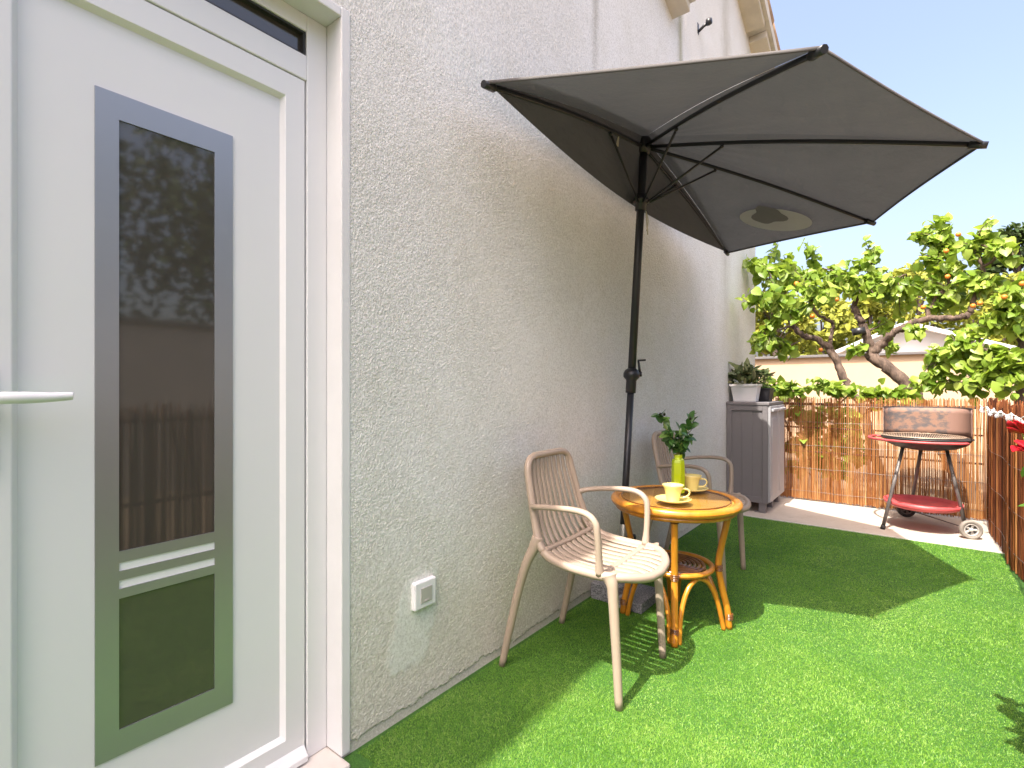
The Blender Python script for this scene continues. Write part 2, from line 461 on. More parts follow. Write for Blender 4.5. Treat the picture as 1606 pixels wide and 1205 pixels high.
# ------------------------------------------------------------------ mesh helpers
class MB:
    def __init__(s):
        s.v, s.f, s.mi, s.sm = [], [], [], []
        s.cur = 0
        s.smooth = False

    def add(s, vs, fs, smooth=None):
        o = len(s.v)
        s.v.extend([tuple(map(float, p)) for p in vs])
        for f in fs:
            s.f.append(tuple(i + o for i in f))
            s.mi.append(s.cur)
            s.sm.append(s.smooth if smooth is None else smooth)

    def box(s, x0, x1, y0, y1, z0, z1):
        s.add([(x0, y0, z0), (x1, y0, z0), (x1, y1, z0), (x0, y1, z0), (x0, y0, z1), (x1, y0, z1), (x1, y1, z1), (x0, y1, z1)],
              [(0, 3, 2, 1), (4, 5, 6, 7), (0, 1, 5, 4), (1, 2, 6, 5), (2, 3, 7, 6), (3, 0, 4, 7)], False)
        return s

    def tube(s, pts, rad, n=10, closed=False, cap=True, side=None, aspect=1.0, power=1.0):
        """round or flattened bar swept along pts; side fixes the direction of the wide axis"""
        P = [Vector(p) for p in pts]
        k = len(P)
        R = rad if hasattr(rad, '__len__') else [rad] * k
        rings = []
        up = None
        for i in range(k):
            if closed:
                t = P[(i + 1) % k] - P[i - 1]
            else:
                t = P[min(i + 1, k - 1)] - P[max(i - 1, 0)]
            t.normalize()
            if side is not None:
                a = Vector(side)
                a = (a - t * a.dot(t)).normalized()
            else:
                if up is None:
                    up = Vector((0, 0, 1)) if abs(t.z) < 0.9 else Vector((1, 0, 0))
                a = (up - t * up.dot(t)).normalized()
                up = a
            b = t.cross(a)
            ring = []
            for j in range(n):
                an = 2 * math.pi * (j + 0.5) / n
                ca, sa = math.cos(an), math.sin(an)
                if power != 1.0:
                    ca = math.copysign(abs(ca) ** power, ca)
                    sa = math.copysign(abs(sa) ** power, sa)
                ring.append(P[i] + a * (ca * R[i]) + b * (sa * R[i] * aspect))
            rings.append(ring)
        vs = [p for r in rings for p in r]
        fs = []
        for i in range(k if closed else k - 1):
            i2 = (i + 1) % k
            for j in range(n):
                j2 = (j + 1) % n
                fs.append((i * n + j, i * n + j2, i2 * n + j2, i2 * n + j))
        s.add(vs, fs, True)
        if cap and not closed:
            o = len(s.v) - len(vs)
            s.f.append(tuple(o + j for j in range(n))[::-1]); s.mi.append(s.cur); s.sm.append(False)
            s.f.append(tuple(o + (k - 1) * n + j for j in range(n))); s.mi.append(s.cur); s.sm.append(False)
        return s

    def lathe(s, prof, c=(0, 0, 0), n=32, axis='z', a0=0, a1=2 * math.pi, smooth=True):
        """turned shape from (radius, height) pairs"""
        full = abs(a1 - a0 - 2 * math.pi) < 1e-6
        m = n if full else n + 1
        vs = []
        for (r, h) in prof:
            for j in range(m):
                an = a0 + (a1 - a0) * j / n
                p = (r * math.cos(an), r * math.sin(an), h)
                if axis == 'y':
                    p = (p[0], p[2], p[1])
                elif axis == 'x':
                    p = (p[2], p[0], p[1])
                vs.append((p[0] + c[0], p[1] + c[1], p[2] + c[2]))
        fs = []
        for i in range(len(prof) - 1):
            for j in range(n):
                j2 = (j + 1) % m
                fs.append((i * m + j, i * m + j2, (i + 1) * m + j2, (i + 1) * m + j))
        s.add(vs, fs, smooth)
        return s

    def ball(s, c, r, n=10, sq=(1, 1, 1)):
        prof = [(max(1e-5, math.sin(math.pi * i / n)), -math.cos(math.pi * i / n)) for i in range(n + 1)]
        vs, m = [], n + 2
        for (rr, h) in prof:
            for j in range(m):
                an = 2 * math.pi * j / m
                vs.append((c[0] + r * sq[0] * rr * math.cos(an), c[1] + r * sq[1] * rr * math.sin(an), c[2] + r * sq[2] * h))
        fs = [(i * m + j, i * m + (j + 1) % m, (i + 1) * m + (j + 1) % m, (i + 1) * m + j) for i in range(n) for j in range(m)]
        s.add(vs, fs, True)
        return s

    def obj(s, name, mats, parent=None, bevel=0.0, seg=2, xf=None, solid=0.0, subsurf=0):
        me = bpy.data.meshes.new(name)
        me.from_pydata(s.v, [], s.f)
        mats = mats if isinstance(mats, (list, tuple)) else [mats]
        for m in mats:
            me.materials.append(m)
        me.polygons.foreach_set('material_index', s.mi)
        me.polygons.foreach_set('use_smooth', s.sm)
        me.update()
        o = bpy.data.objects.new(name, me)
        COL.objects.link(o)
        if parent is not None:
            o.parent = parent
        if xf is not None:
            o.matrix_basis = xf
        if bevel:
            b = o.modifiers.new('bevel', 'BEVEL')
            b.width = bevel
            b.segments = seg
            b.limit_method = 'ANGLE'
            b.angle_limit = math.radians(40)
        if solid:
            sd = o.modifiers.new('solid', 'SOLIDIFY')
            sd.thickness = solid
            sd.offset = 0
        if subsurf:
            ss = o.modifiers.new('sub', 'SUBSURF')
            ss.levels = ss.render_levels = subsurf
        return o


def arr_obj(name, V, Fc, mat, parent=None, var=None, smooth=False):
    """big mesh from numpy arrays: V (n,3), Fc (m,k) faces; var one value per vertex"""
    me = bpy.data.meshes.new(name)
    k = Fc.shape[1]
    me.vertices.add(len(V))
    me.vertices.foreach_set('co', np.asarray(V, np.float32).ravel())
    me.loops.add(Fc.size)
    me.loops.foreach_set('vertex_index', np.asarray(Fc, np.int32).ravel())
    me.polygons.add(len(Fc))
    me.polygons.foreach_set('loop_start', np.arange(0, Fc.size, k, dtype=np.int32))
    me.polygons.foreach_set('loop_total', np.full(len(Fc), k, np.int32))
    me.polygons.foreach_set('use_smooth', np.full(len(Fc), smooth, bool))
    me.materials.append(mat)
    me.update(calc_edges=True)
    if var is not None:
        for nm, vals in (var if isinstance(var, dict) else {'var': var}).items():
            a = me.attributes.new(nm, 'FLOAT', 'POINT')
            a.data.foreach_set('value', np.asarray(vals, np.float32))
    o = bpy.data.objects.new(name, me)
    COL.objects.link(o)
    if parent is not None:
        o.parent = parent
    return o


def smooth_path(pts, per=6, closed=False):
    """Catmull-Rom through points of any dimension"""
    P = np.array(pts, float)
    k = len(P)
    out = []
    for i in range(k if closed else k - 1):
        if closed:
            a, b, c, d = P[i - 1], P[i], P[(i + 1) % k], P[(i + 2) % k]
        else:
            b, c = P[i], P[i + 1]
            a = P[i - 1] if i > 0 else 2 * b - c
            d = P[i + 2] if i + 2 < k else 2 * c - b
        for j in range(per):
            t = j / per
            out.append(0.5 * ((2 * b) + (c - a) * t + (2 * a - 5 * b + 4 * c - d) * t * t + (3 * b - a - 3 * c + d) * t ** 3))
    if not closed:
        out.append(P[-1])
    return np.array(out)


def tag(o, label=None, cat=None, group=None, kind=None):
    for k, v in (('label', label), ('category', cat), ('group', group), ('kind', kind)):
        if v:
            o[k] = v
    return o


def thing(name, loc, label, cat, group=None, rotz=0.0):
    o = bpy.data.objects.new(name, None)
    o.empty_display_size = 0.1
    COL.objects.link(o)
    o.location = loc
    o.rotation_euler = (0, 0, rotz)
    return tag(o, label, cat, group)


def copy_tree(o, parent=None):
    c = o.copy()
    COL.objects.link(c)
    if parent is not None:
        c.parent = parent
    for ch in [x for x in o.children]:
        copy_tree(ch, c)
    return c


def leaves(name, pos, size, mat, parent=None, shape='heart', droop=0.5, lean=None, seed=1, spread=1.0):
    """many folded leaves: pos (n,3); size per leaf; drawn as ONE mesh part"""
    r = np.random.default_rng(seed)
    n = len(pos)
    if shape == 'heart':
        out = [(0, 0), (0.30, 0.02), (0.46, 0.26), (0.40, 0.56), (0.20, 0.82), (0, 1.02)]
    elif shape == 'lance':
        out = [(0, 0), (0.10, 0.12), (0.17, 0.38), (0.15, 0.62), (0.08, 0.85), (0, 1.0)]
    elif shape == 'oval':
        out = [(0, 0), (0.20, 0.14), (0.30, 0.40), (0.26, 0.66), (0.14, 0.88), (0, 1.0)]
    else:
        out = [(0, 0), (0.05, 0.2), (0.06, 0.5), (0.04, 0.8), (0.02, 0.95), (0, 1.0)]
    k = len(out)
    T = []
    for (x, y) in out:
        T.append((0, y, 0))
    for (x, y) in out[1:-1]:
        T.append((x, y, 0.30 * x - 0.18 * y * y))
    for (x, y) in out[1:-1]:
        T.append((-x, y, 0.30 * x - 0.18 * y * y))
    T = np.array(T, float)
    T[:k, 2] = -0.18 * T[:k, 1] ** 2
    m = k - 2
    fs = []
    R0, L0 = k, k + m
    for i in range(m - 1):
        fs.append((1 + i, R0 + i, R0 + i + 1, 2 + i))
        fs.append((1 + i, 2 + i, L0 + i + 1, L0 + i))
    tri = [(0, R0, 1, 1), (0, 1, L0, L0), (m, R0 + m - 1, k - 1, k - 1), (m, k - 1, L0 + m - 1, L0 + m - 1)]
    # direction the leaf points along, and its upper face
    d = r.normal(size=(n, 3))
    if lean is not None:
        d = d * spread + lean
    d[:, 2] -= droop * np.abs(r.normal(1, 0.4, n))
    d /= np.linalg.norm(d, axis=1)[:, None] + 1e-9
    u = r.normal(size=(n, 3)) * 0.5
    u += np.array([0.15, -0.55, 0.80])
    u -= d * (u * d).sum(1)[:, None]
    u /= np.linalg.norm(u, axis=1)[:, None] + 1e-9
    s = np.cross(d, u)
    sz = np.asarray(size).reshape(-1, 1)
    curl = r.uniform(0.4, 1.8, (n, 1))
    V = (pos[:, None, :] + sz[:, :, None] * (T[None, :, 0:1] * s[:, None, :] + T[None, :, 1:2] * d[:, None, :]
                                           + T[None, :, 2:3] * curl[:, :, None] * u[:, None, :]))
    nv = len(T)
    base = (np.arange(n) * nv)[:, None, None]
    quads = (np.array(fs)[None] + base).reshape(-1, 4)
    tris = (np.array(tri)[None, :, :3] + base).reshape(-1, 3)
    V = V.reshape(-1, 3)
    me = bpy.data.meshes.new(name)
    me.vertices.add(len(V))
    me.vertices.foreach_set('co', V.astype(np.float32).ravel())
    loops = np.concatenate([quads.ravel(), tris.ravel()]).astype(np.int32)
    tot = np.concatenate([np.full(len(quads), 4), np.full(len(tris), 3)]).astype(np.int32)
    me.loops.add(len(loops))
    me.loops.foreach_set('vertex_index', loops)
    me.polygons.add(len(tot))
    me.polygons.foreach_set('loop_start', np.concatenate([[0], np.cumsum(tot)[:-1]]).astype(np.int32))
    me.polygons.foreach_set('loop_total', tot)
    me.polygons.foreach_set('use_smooth', np.ones(len(tot), bool))
    me.materials.append(mat)
    me.update(calc_edges=True)
    a = me.attributes.new('var', 'FLOAT', 'POINT')
    a.data.foreach_set('value', np.repeat(np.clip(r.beta(2, 2, n), 0, 1), nv).astype(np.float32))
    o = bpy.data.objects.new(name, me)
    COL.objects.link(o)
    if parent is not None:
        o.parent = parent
    return o


def vnoise(y, z, cell, seed):
    """smooth value noise sampled at arrays y, z"""
    r = np.random.default_rng(seed)
    tab = r.random((512, 512))
    a, b = y / cell, z / cell
    i, j = np.floor(a).astype(int), np.floor(b).astype(int)
    fa, fb = a - i, b - j
    fa, fb = fa * fa * (3 - 2 * fa), fb * fb * (3 - 2 * fb)
    g = lambda p, q: tab[p % 512, q % 512]
    return (g(i, j) * (1 - fa) + g(i + 1, j) * fa) * (1 - fb) + (g(i, j + 1) * (1 - fa) + g(i + 1, j + 1) * fa) * fb


def pebbles(y, z, cell, seed):
    """thrown-on grains: one domed grain of random size somewhere in each cell"""
    r = np.random.default_rng(seed)
    jy, jz, hh = r.random((256, 256)), r.random((256, 256)), r.random((256, 256))
    a, b = y / cell, z / cell
    i0, j0 = np.floor(a).astype(int), np.floor(b).astype(int)
    out = np.zeros_like(y)
    for di in (-1, 0, 1):
        for dj in (-1, 0, 1):
            i, j = (i0 + di), (j0 + dj)
            p, q = i % 256, j % 256
            d2 = (a - i - jy[p, q]) ** 2 + (b - j - jz[p, q]) ** 2
            h = hh[p, q]
            out = np.maximum(out, (0.25 + 0.75 * h) * np.clip(1 - d2 / (0.30 + 0.35 * h) ** 2, 0, 1) ** 0.7)
    return out


# ------------------------------------------------------------------ ground
XW, XR = -0.03, 1.74           # house wall face, right-hand fence line
YB, YF = 4.56, 5.57            # end of the turf, rear fence
mb = MB(); mb.box(-60, 90, -40, 160, -0.3, -0.012)
tag(mb.obj('ground', M['ground']), kind='structure')
mb = MB(); mb.box(XW - 0.02, XR + 0.06, YB, YF + 0.10, -0.011, 0.0)
tag(mb.obj('concrete_slab', M['concrete']), kind='structure')
mb = MB(); mb.box(XW - 0.02, XR + 0.06, -3.0, YB - 0.002, -0.011, 0.002)
tag(mb.obj('turf_base', M['turf']), kind='structure')


def turf_blades():
    r = np.random.default_rng(3)
    V, var = [], []
    bands = [(0.5, 1.6, 190000), (1.6, 2.4, 125000), (2.4, 3.4, 75000), (3.4, YB - 0.005, 45000), (-1.2, 0.5, 12000)]
    P = []
    S = []
    for (a, b, dens) in bands:
        n = int((b - a) * (XR - XW) * dens)
        x = r.uniform(XW + 0.012, XR - 0.01, n)
        y = r.uniform(a, b, n)
        keep = np.ones(n, bool)
        keep &= ~((y < 0.9) & (x < 0.06))
        P.append(np.stack([x[keep], y[keep]], 1))
        S.append(np.full(keep.sum(), {190000: 0.75, 125000: 0.9, 75000: 1.15, 45000: 1.5, 12000: 2.2}[dens]))
    P = np.concatenate(P); S = np.concatenate(S)
    n = len(P)
    an = r.uniform(0, 2 * np.pi, n)
    h = r.uniform(0.004, 0.0075, n) * (0.75 + 0.5 * vnoise(P[:, 0], P[:, 1], 0.35, 5))
    w = r.uniform(0.0008, 0.0014, n) * S
    ln = r.normal(0, 0.65, (n, 2)) + np.array([0.05, 0.05])
    base = np.stack([P[:, 0], P[:, 1], np.full(n, 0.001)], 1)
    sd = np.stack([np.cos(an), np.sin(an), np.zeros(n)], 1) * w[:, None]
    tip = base + np.stack([ln[:, 0] * h, ln[:, 1] * h, h], 1)
    V = np.stack([base - sd, base + sd, tip], 1).reshape(-1, 3)
    Fc = np.arange(n * 3).reshape(-1, 3)
    v = 0.55 * r.random(n) ** 1.1 + 0.42 * (0.6 * vnoise(P[:, 0], P[:, 1], 0.30, 8) + 0.4 * vnoise(P[:, 0], P[:, 1], 0.09, 6)) ** 1.3 + 0.14 * vnoise(P[:, 0], P[:, 1], 0.014, 9)
    v = np.clip(v, 0, 0.9) + (r.random(n) > 0.992) * 0.10
    return tag(arr_obj('artificial_grass', V, Fc, M['blade'], var=np.repeat(v, 3)), 'short bright green artificial turf of the terrace', 'grass', kind='stuff')


turf_blades()
mb = MB(); mb.box(XW + 0.01, XR, YB - 0.004, YB + 0.008, 0.0005, 0.008)
tag(mb.obj('turf_edge', M['edging']), kind='structure')
# hillside far behind
def hill():
    xs = np.linspace(-60, 120, 60); ys = np.linspace(30, 150, 40)
    X, Y = np.meshgrid(xs, ys)
    Z = np.clip((Y - 28) * 0.10, 0, None) * (0.35 + 0.9 / (1 + np.exp(-(X - 6) / 6))) + 0.6 * vnoise(X, Y, 6, 2) - 0.4
    V = np.stack([X, Y, Z], -1).reshape(-1, 3)
    i = np.arange(39)[:, None] * 60 + np.arange(59)[None]
    Fc = np.stack([i, i + 1, i + 61, i + 60], -1).reshape(-1, 4)
    tag(arr_obj('hillside', V, Fc, M['hill'], smooth=True), kind='structure')


hill()

# ------------------------------------------------------------------ the house
YC = 0.852                      # right edge of the door recess
YE, YS = 5.86, 3.50             # far corner of the wall, step between the two roof verges
house = thing('house', (0, 0, 0), 'white roughcast house with white front door, filling the left of the terrace', 'house')


def wall_top(Y):
    return np.where(Y < YS, 3.74 + 0.36 * (YS - Y), 4.62 + 0.42 * (YE - Y))


def rough_wall():
    # finer steps where the wall is nearer
    ys = [YC]
    while ys[-1] < YE:
        ys.append(ys[-1] + 0.0017 + 0.0018 * (ys[-1] - YC))
    ys = np.array(ys); ys[-1] = YE
    zs = np.concatenate([np.arange(0, 2.2, 0.0024), np.arange(2.2, 4.3, 0.0045)])
    cols = []
    Y, Z = np.meshgrid(ys, zs)
    g = np.maximum(pebbles(Y, Z, 0.0048, 11), 0.85 * pebbles(Y + 0.0021, Z + 0.0013, 0.0035, 19))
    g = g + 0.45 * vnoise(Y, Z, 0.0033, 12) + 0.35 * vnoise(Y, Z, 0.017, 13)
    g = g * (0.75 + 0.5 * vnoise(Y, Z, 0.25, 14))
    # filler patch: a leaning smear from the socket down to the left
    t = np.clip((0.46 - Z) / 0.36, 0, 1)
    cen = 1.165 - 0.085 * t
    wid = 0.055 + 0.05 * np.sin(np.pi * np.clip(t * 0.85 + 0.1, 0, 1))
    edge = 0.03 * (vnoise(Y, Z, 0.03, 15) - 0.5) + 0.02 * (vnoise(Y, Z, 0.01, 16) - 0.5)
    patch = np.clip((wid - np.abs(Y - cen) + edge) / 0.03, 0, 1) * np.clip((Z - 0.145 + edge) / 0.03, 0, 1) * np.clip((0.475 + edge - Z) / 0.03, 0, 1)
    smooth_far = np.clip((Y - YS - 0.08) / 0.1, 0, 1) * np.clip((Z - 2.9) / 0.5, 0, 1)
    foot = np.clip((0.038 + 0.022 * (vnoise(Y, Z, 0.07, 17) - 0.5) + 0.014 * (vnoise(Y, Z, 0.012, 27) - 0.5) - Z) / 0.012, 0, 1)
    amp = 0.0017 * (1 - 0.85 * patch) * (1 - 0.8 * foot) * (1 - 0.45 * smooth_far)
    X = XW + amp * g + 0.006 * (vnoise(Y, Z, 0.6, 18) - 0.5) - 0.010 * foot + 0.002 * patch
    # seam where the neighbouring half of the wall was rendered a little proud
    X += 0.007 * np.clip((Y - 3.70) / 0.04, 0, 1) * np.clip((Z - 1.8) / 1.6, 0, 1)
    edge_in = np.clip((Y - YC) / 0.012, 0, 1)
    X = XW - 0.001 + (X - XW) * (0.25 + 0.75 * edge_in)
    V = np.stack([X, Y, Z], -1).reshape(-1, 3)
    nz, ny = Y.shape
    i = np.arange(nz - 1)[:, None] * ny + np.arange(ny - 1)[None]
    Fc = np.stack([i, i + 1, i + ny + 1, i + ny], -1).reshape(-1, 4)
    zc = Z[:-1, :-1] + 0.004
    keep = (zc < wall_top(Y[:-1, :-1]) - 0.01).ravel()
    o = arr_obj('wall', V, Fc[keep], M['wall'], house, {'patch': patch.ravel(), 'foot': foot.ravel()}, smooth=True)
    return o


rough_wall()
# the rest of the masonry behind and beside that face
mb = MB()
def gable(y0, y1, x0, x1, z0=0.0):
    a, b = float(wall_top(np.array(y0 + 1e-6))), float(wall_top(np.array(y1 - 1e-6)))
    mb.add([(x0, y0, z0), (x1, y0, z0), (x1, y1, z0), (x0, y1, z0), (x0, y0, a), (x1, y0, a), (x1, y1, b), (x0, y1, b)],
           [(0, 3, 2, 1), (4, 5, 6, 7), (0, 1, 5, 4), (1, 2, 6, 5), (2, 3, 7, 6), (3, 0, 4, 7)], False)
gable(YS, YE, -6.0, XW - 0.004)
gable(YC + 0.004, YS, -6.0, XW - 0.004)
gable(-6.0, -0.16, -6.0, XW)
mb.box(-6.0, XW - 0.35, -0.16, YC + 0.004, 0.0, 2.3)
a0, a1 = float(wall_top(np.array(-0.16))), float(wall_top(np.array(YC)))
mb.add([(-6, -0.16, 2.155), (XW, -0.16, 2.155), (XW, YC + 0.004, 2.155), (-6, YC + 0.004, 2.155), (-6, -0.16, a0), (XW, -0.16, a0), (XW, YC + 0.004, a1), (-6, YC + 0.004, a1)],
       [(0, 3, 2, 1), (4, 5, 6, 7), (0, 1, 5, 4), (1, 2, 6, 5), (2, 3, 7, 6), (3, 0, 4, 7)], False)
mb.obj('masonry', M['wall'], house)

# roofs: sloping slab with tiles whose ends show along the verge
def roof(y_low, z_low, slope, y_high, over, name):
    r = MB()
    n = int((y_low - y_high) / 0.34)
    L = math.hypot(1, slope)
    for i in range(n):
        ya, yb = y_low - i * 0.34, y_low - (i + 1) * 0.34 - 0.05
        za, zb = z_low + (y_low - ya) * slope + 0.012, z_low + (y_low - yb) * slope + 0.0
        for k in range(0, 22):
            x = XW + over - 0.06 - k * 0.21
            if k > 2 and i > 3:
                continue
            r.tube([(x, ya + 0.03, za + 0.05), (x, yb, zb + 0.085)], [0.095, 0.082], 10, aspect=0.8)
    r.cur = 1
    th = 0.09
    x0, x1 = -6.0, XW + over
    yh = y_high
    zh = z_low + (y_low - yh) * slope
    r.add([(x0, y_low, z_low - th), (x1, y_low, z_low - th), (x1, yh, zh - th), (x0, yh, zh - th),
           (x0, y_low, z_low + 0.03), (x1, y_low, z_low + 0.03), (x1, yh, zh + 0.03), (x0, yh, zh + 0.03)],
          [(3, 2, 1, 0), (4, 5, 6, 7), (0, 1, 5, 4), (1, 2, 6, 5), (2, 3, 7, 6), (3, 0, 4, 7)], False)
    rf = r.obj(name, [M['tile'], M['mortar']], house)
    # blocks of the verge under the slab, with mortar gaps between
    b = MB()
    j = 0
    y = y_low - 0.01
    while y > max(y_high, y_low - 4.0):
        y2 = y - 0.40
        z1, z2 = z_low + (y_low - y) * slope - th - 0.004, z_low + (y_low - y2) * slope - th - 0.004
        d = 0.065
        b.add([(XW - 0.05, y, z1 - d), (XW + over - 0.035, y, z1 - d), (XW + over - 0.035, y2, z2 - d), (XW - 0.05, y2, z2 - d),
               (XW - 0.05, y, z1), (XW + over - 0.035, y, z1), (XW + over - 0.035, y2, z2), (XW - 0.05, y2, z2)],
              [(3, 2, 1, 0), (4, 5, 6, 7), (0, 1, 5, 4), (1, 2, 6, 5), (2, 3, 7, 6), (3, 0, 4, 7)], False)
        y = y2 - 0.10
    b.obj('verge', M['verge'], rf, bevel=0.006)
    return rf


roof(YE + 0.16, 4.60, 0.42, YS + 0.02, 0.20, 'roof')
roof(YS - 0.02, 3.79, 0.36, -6.0, 0.155, 'roof')

# door, frame, transom.  KD is the face of the frame
KD = -0.10
kd = (DW - KD) / (DW + 0.115)
dy = lambda v: v * kd
dz = lambda v: 1.08 + (v - 1.08) * kd
yL = -0.055                     # hinge-side edge of the leaf
fr = MB()
fy0, fy1 = dy(0.794), YC - 0.0005
ztop = 2.150
fr.box(KD - 0.07, KD, fy0 + 0.003, fy1, 0.012, ztop)                # right post
fr.box(KD - 0.07, KD, -0.155, yL - 0.003, 0.012, ztop)              # left post
fr.box(KD - 0.07, KD - 0.0005, yL - 0.003, fy0 + 0.003, dz(1.972), dz(2.044))   # transom bar
fr.box(KD - 0.07, KD - 0.0005, yL - 0.003, fy0 + 0.003, dz(2.115), ztop)
fo = fr.obj('door_frame', M['pvc'], house, bevel=0.003)
tw = MB(); tw.box(KD - 0.045, KD - 0.022, yL, fy0, dz(2.046), dz(2.113))
tw.obj('transom_pane', M['glass_dark'], fo)
tw = MB()
for (ya, yb, za, zb) in ((yL, fy0 + 0.002, dz(2.044) + 0.0005, dz(2.044) + 0.006), (yL, fy0 + 0.002, dz(2.115) - 0.006, dz(2.115) - 0.0005), (fy0 - 0.005, fy0 + 0.0025, dz(2.05), dz(2.108))):
    tw.box(KD - 0.03, KD - 0.006, ya, yb, za, zb)
tw.obj('seal', M['seal'], fo)

zb0, zt0 = 0.035, dz(1.969)
door = MB()
KL = KD - 0.004                 # face of the leaf's stiles
KP = KD - 0.020                 # face of the inner panel
pa, pb = dy(0.193), dy(0.723)
qa, qb = dz(0.097), dz(1.892)
def ring(mb, x_out, x_in, oy0, oy1, oz0, oz1, iy0, iy1, iz0, iz1, back):
    """flat picture frame with a bevelled inner edge"""
    bw = 0.012
    o = [(oy0, oz0), (oy1, oz0), (oy1, oz1), (oy0, oz1)]
    a = [(iy0 - bw, iz0 - bw), (iy1 + bw, iz0 - bw), (iy1 + bw, iz1 + bw), (iy0 - bw, iz1 + bw)]
    i = [(iy0, iz0), (iy1, iz0), (iy1, iz1), (iy0, iz1)]
    vs = [(x_out, *p) for p in o] + [(x_out, *p) for p in a] + [(x_in, *p) for p in i] + [(back, *p) for p in o]
    fs = []
    for k in range(4):
        k2 = (k + 1) % 4
        fs += [(k, k2, 4 + k2, 4 + k), (4 + k, 4 + k2, 8 + k2, 8 + k), (12 + k2, 12 + k, 8 + k, 8 + k2), (k2, k, 12 + k, 12 + k2)]
    mb.add(vs, fs, False)
ring(door, KL, KP - 0.004, yL, dy(0.792), zb0, zt0, pa, pb, qa, qb, KD - 0.06)
door.box(KD - 0.055, KP, pa - 0.004, pb + 0.004, qa - 0.004, qb + 0.004)
dr = door.obj('door', M['pvc'], house, bevel=0.0018)
# aluminium plate with its four openings
al = MB()
A0, A1, B0, B1 = dy(0.312), dy(0.598), dz(0.255), dz(1.738)
g0, g1 = dy(0.355), dy(0.554)
lv = [B0, dz(0.312), dz(0.606), dz(0.628), dz(0.647), dz(0.668), dz(0.687), dz(0.712), dz(1.680), B1]
XA = KP + 0.004
for (z0, z1) in zip(lv[0::2], lv[1::2]):
    al.box(KP + 0.0003, XA, g0, g1, z0, z1)
al.box(KP + 0.0003, XA, A0, g0, B0, B1)
al.box(KP + 0.0003, XA, g1, A1, B0, B1)
al.obj('aluminium_trim', M['alu'], dr)
gl = MB(); gl.box(KP - 0.001, KP + 0.0010, g0, g1, lv[7], lv[8]); gl.obj('glass_pane', M['glass_dark'], dr)
gl = MB(); gl.box(KP - 0.001, KP + 0.0010, g0, g1, lv[1], lv[2]); gl.obj('glass_pane', M['glass_dark'], dr)
gl = MB(); gl.box(KP - 0.001, KP + 0.0014, g0, g1, lv[3], lv[4]); gl.box(KP - 0.001, KP + 0.0014, g0, g1, lv[5], lv[6])
gl.obj('slot_insert', M['slot'], dr)
wb = MB()
wb.add([(KL, yL, 0.018), (KL + 0.022, yL, 0.018), (KL + 0.022, yL, 0.034), (KL + 0.0005, yL, 0.058),
        (KL, dy(0.79), 0.018), (KL + 0.022, dy(0.79), 0.018), (KL + 0.022, dy(0.79), 0.034), (KL + 0.0005, dy(0.79), 0.058)],
       [(0, 1, 2, 3), (7, 6, 5, 4), (0, 4, 5, 1), (1, 5, 6, 2), (2, 6, 7, 3), (3, 7, 4, 0)], False)
wb.obj('weather_bar', M['pvc'], dr, bevel=0.002)
# lever handle
hd = MB()
hx = KL + 0.062
hy, hz = 0.135, 1.060
hd.tube(smooth_path([(KL, hy, hz), (KL + 0.03, hy, hz), (KL + 0.054, hy + 0.006, hz), (hx, hy + 0.03, hz + 0.001), (hx, hy + 0.08, hz + 0.001), (hx - 0.002, hy + 0.118, hz + 0.003), (hx - 0.002, hy + 0.124, hz + 0.003)], 6),
        [0.011] * 14 + [0.0115] * 8 + [0.0110, 0.0105, 0.010, 0.0096, 0.0093, 0.009, 0.0088, 0.0085, 0.0083, 0.008, 0.0078, 0.0072, 0.0064, 0.005, 0.003], 14)
hd.box(KL, KL + 0.009, hy - 0.016, hy + 0.016, hz - 0.14, hz + 0.06)
hd.obj('handle', M['pvc'], dr, bevel=0.003)
# recess: reveal lining and stone sill
rv = MB()
rv.box(KD - 0.08, XW + 0.004, YC, YC + 0.030, 0.012, ztop + 0.03)
rv.box(KD - 0.08, XW + 0.004, -0.19, -0.156, 0.012, ztop + 0.03)
rv.box(KD - 0.08, XW + 0.0035, -0.155, YC - 0.0005, ztop + 0.001, ztop + 0.028)
rv.obj('door_reveal', M['reveal'], house, bevel=0.003)
sl = MB(); sl.box(KD - 0.05, XW + 0.045, -0.17, YC + 0.004, -0.01, 0.0115)
sl.obj('door_sill', M['sill'], house, bevel=0.006)

# ------------------------------------------------------------------ things fixed to the wall
sk = thing('power_socket', (XW, 1.163, 0.389), 'white square outdoor power socket low on the rough wall', 'socket')
mb = MB()
mb.box(-0.004, 0.020, -0.048, 0.048, -0.046, 0.046)
mb.obj('frame', M['pot_white'], sk, bevel=0.006, seg=3)
mb = MB(); mb.box(0.0202, 0.0225, -0.024, 0.026, -0.026, 0.024); mb.obj('lid', M['socket_grey'], sk, bevel=0.001)
mb = MB(); mb.box(0.0226, 0.0245, -0.008, 0.010, -0.0235, -0.0175); mb.obj('latch', M['socket_grey'], sk, bevel=0.0008)

br = thing('wall_bracket', (XW, 3.99, 3.86), 'small black iron bracket high on the white wall', 'bracket')
br.scale = (0.6, 0.6, 0.7)
mb = MB(); mb.box(0.0, 0.012, -0.028, 0.028, -0.06, 0.06); mb.obj('plate', M['black_metal'], br, bevel=0.003)
mb = MB(); mb.tube([(0.01, 0, -0.035), (0.08, 0.01, 0.01), (0.13, 0.015, 0.03)], [0.016, 0.018, 0.016], 10)
mb.obj('arm', M['black_metal'], br)
mb = MB(); mb.lathe([(0.001, -0.03), (0.035, -0.03), (0.04, 0.0), (0.03, 0.035), (0.001, 0.035)], (0.14, 0.015, 0.035), 14, 'x'); mb.obj('clamp', M['black_metal'], br)

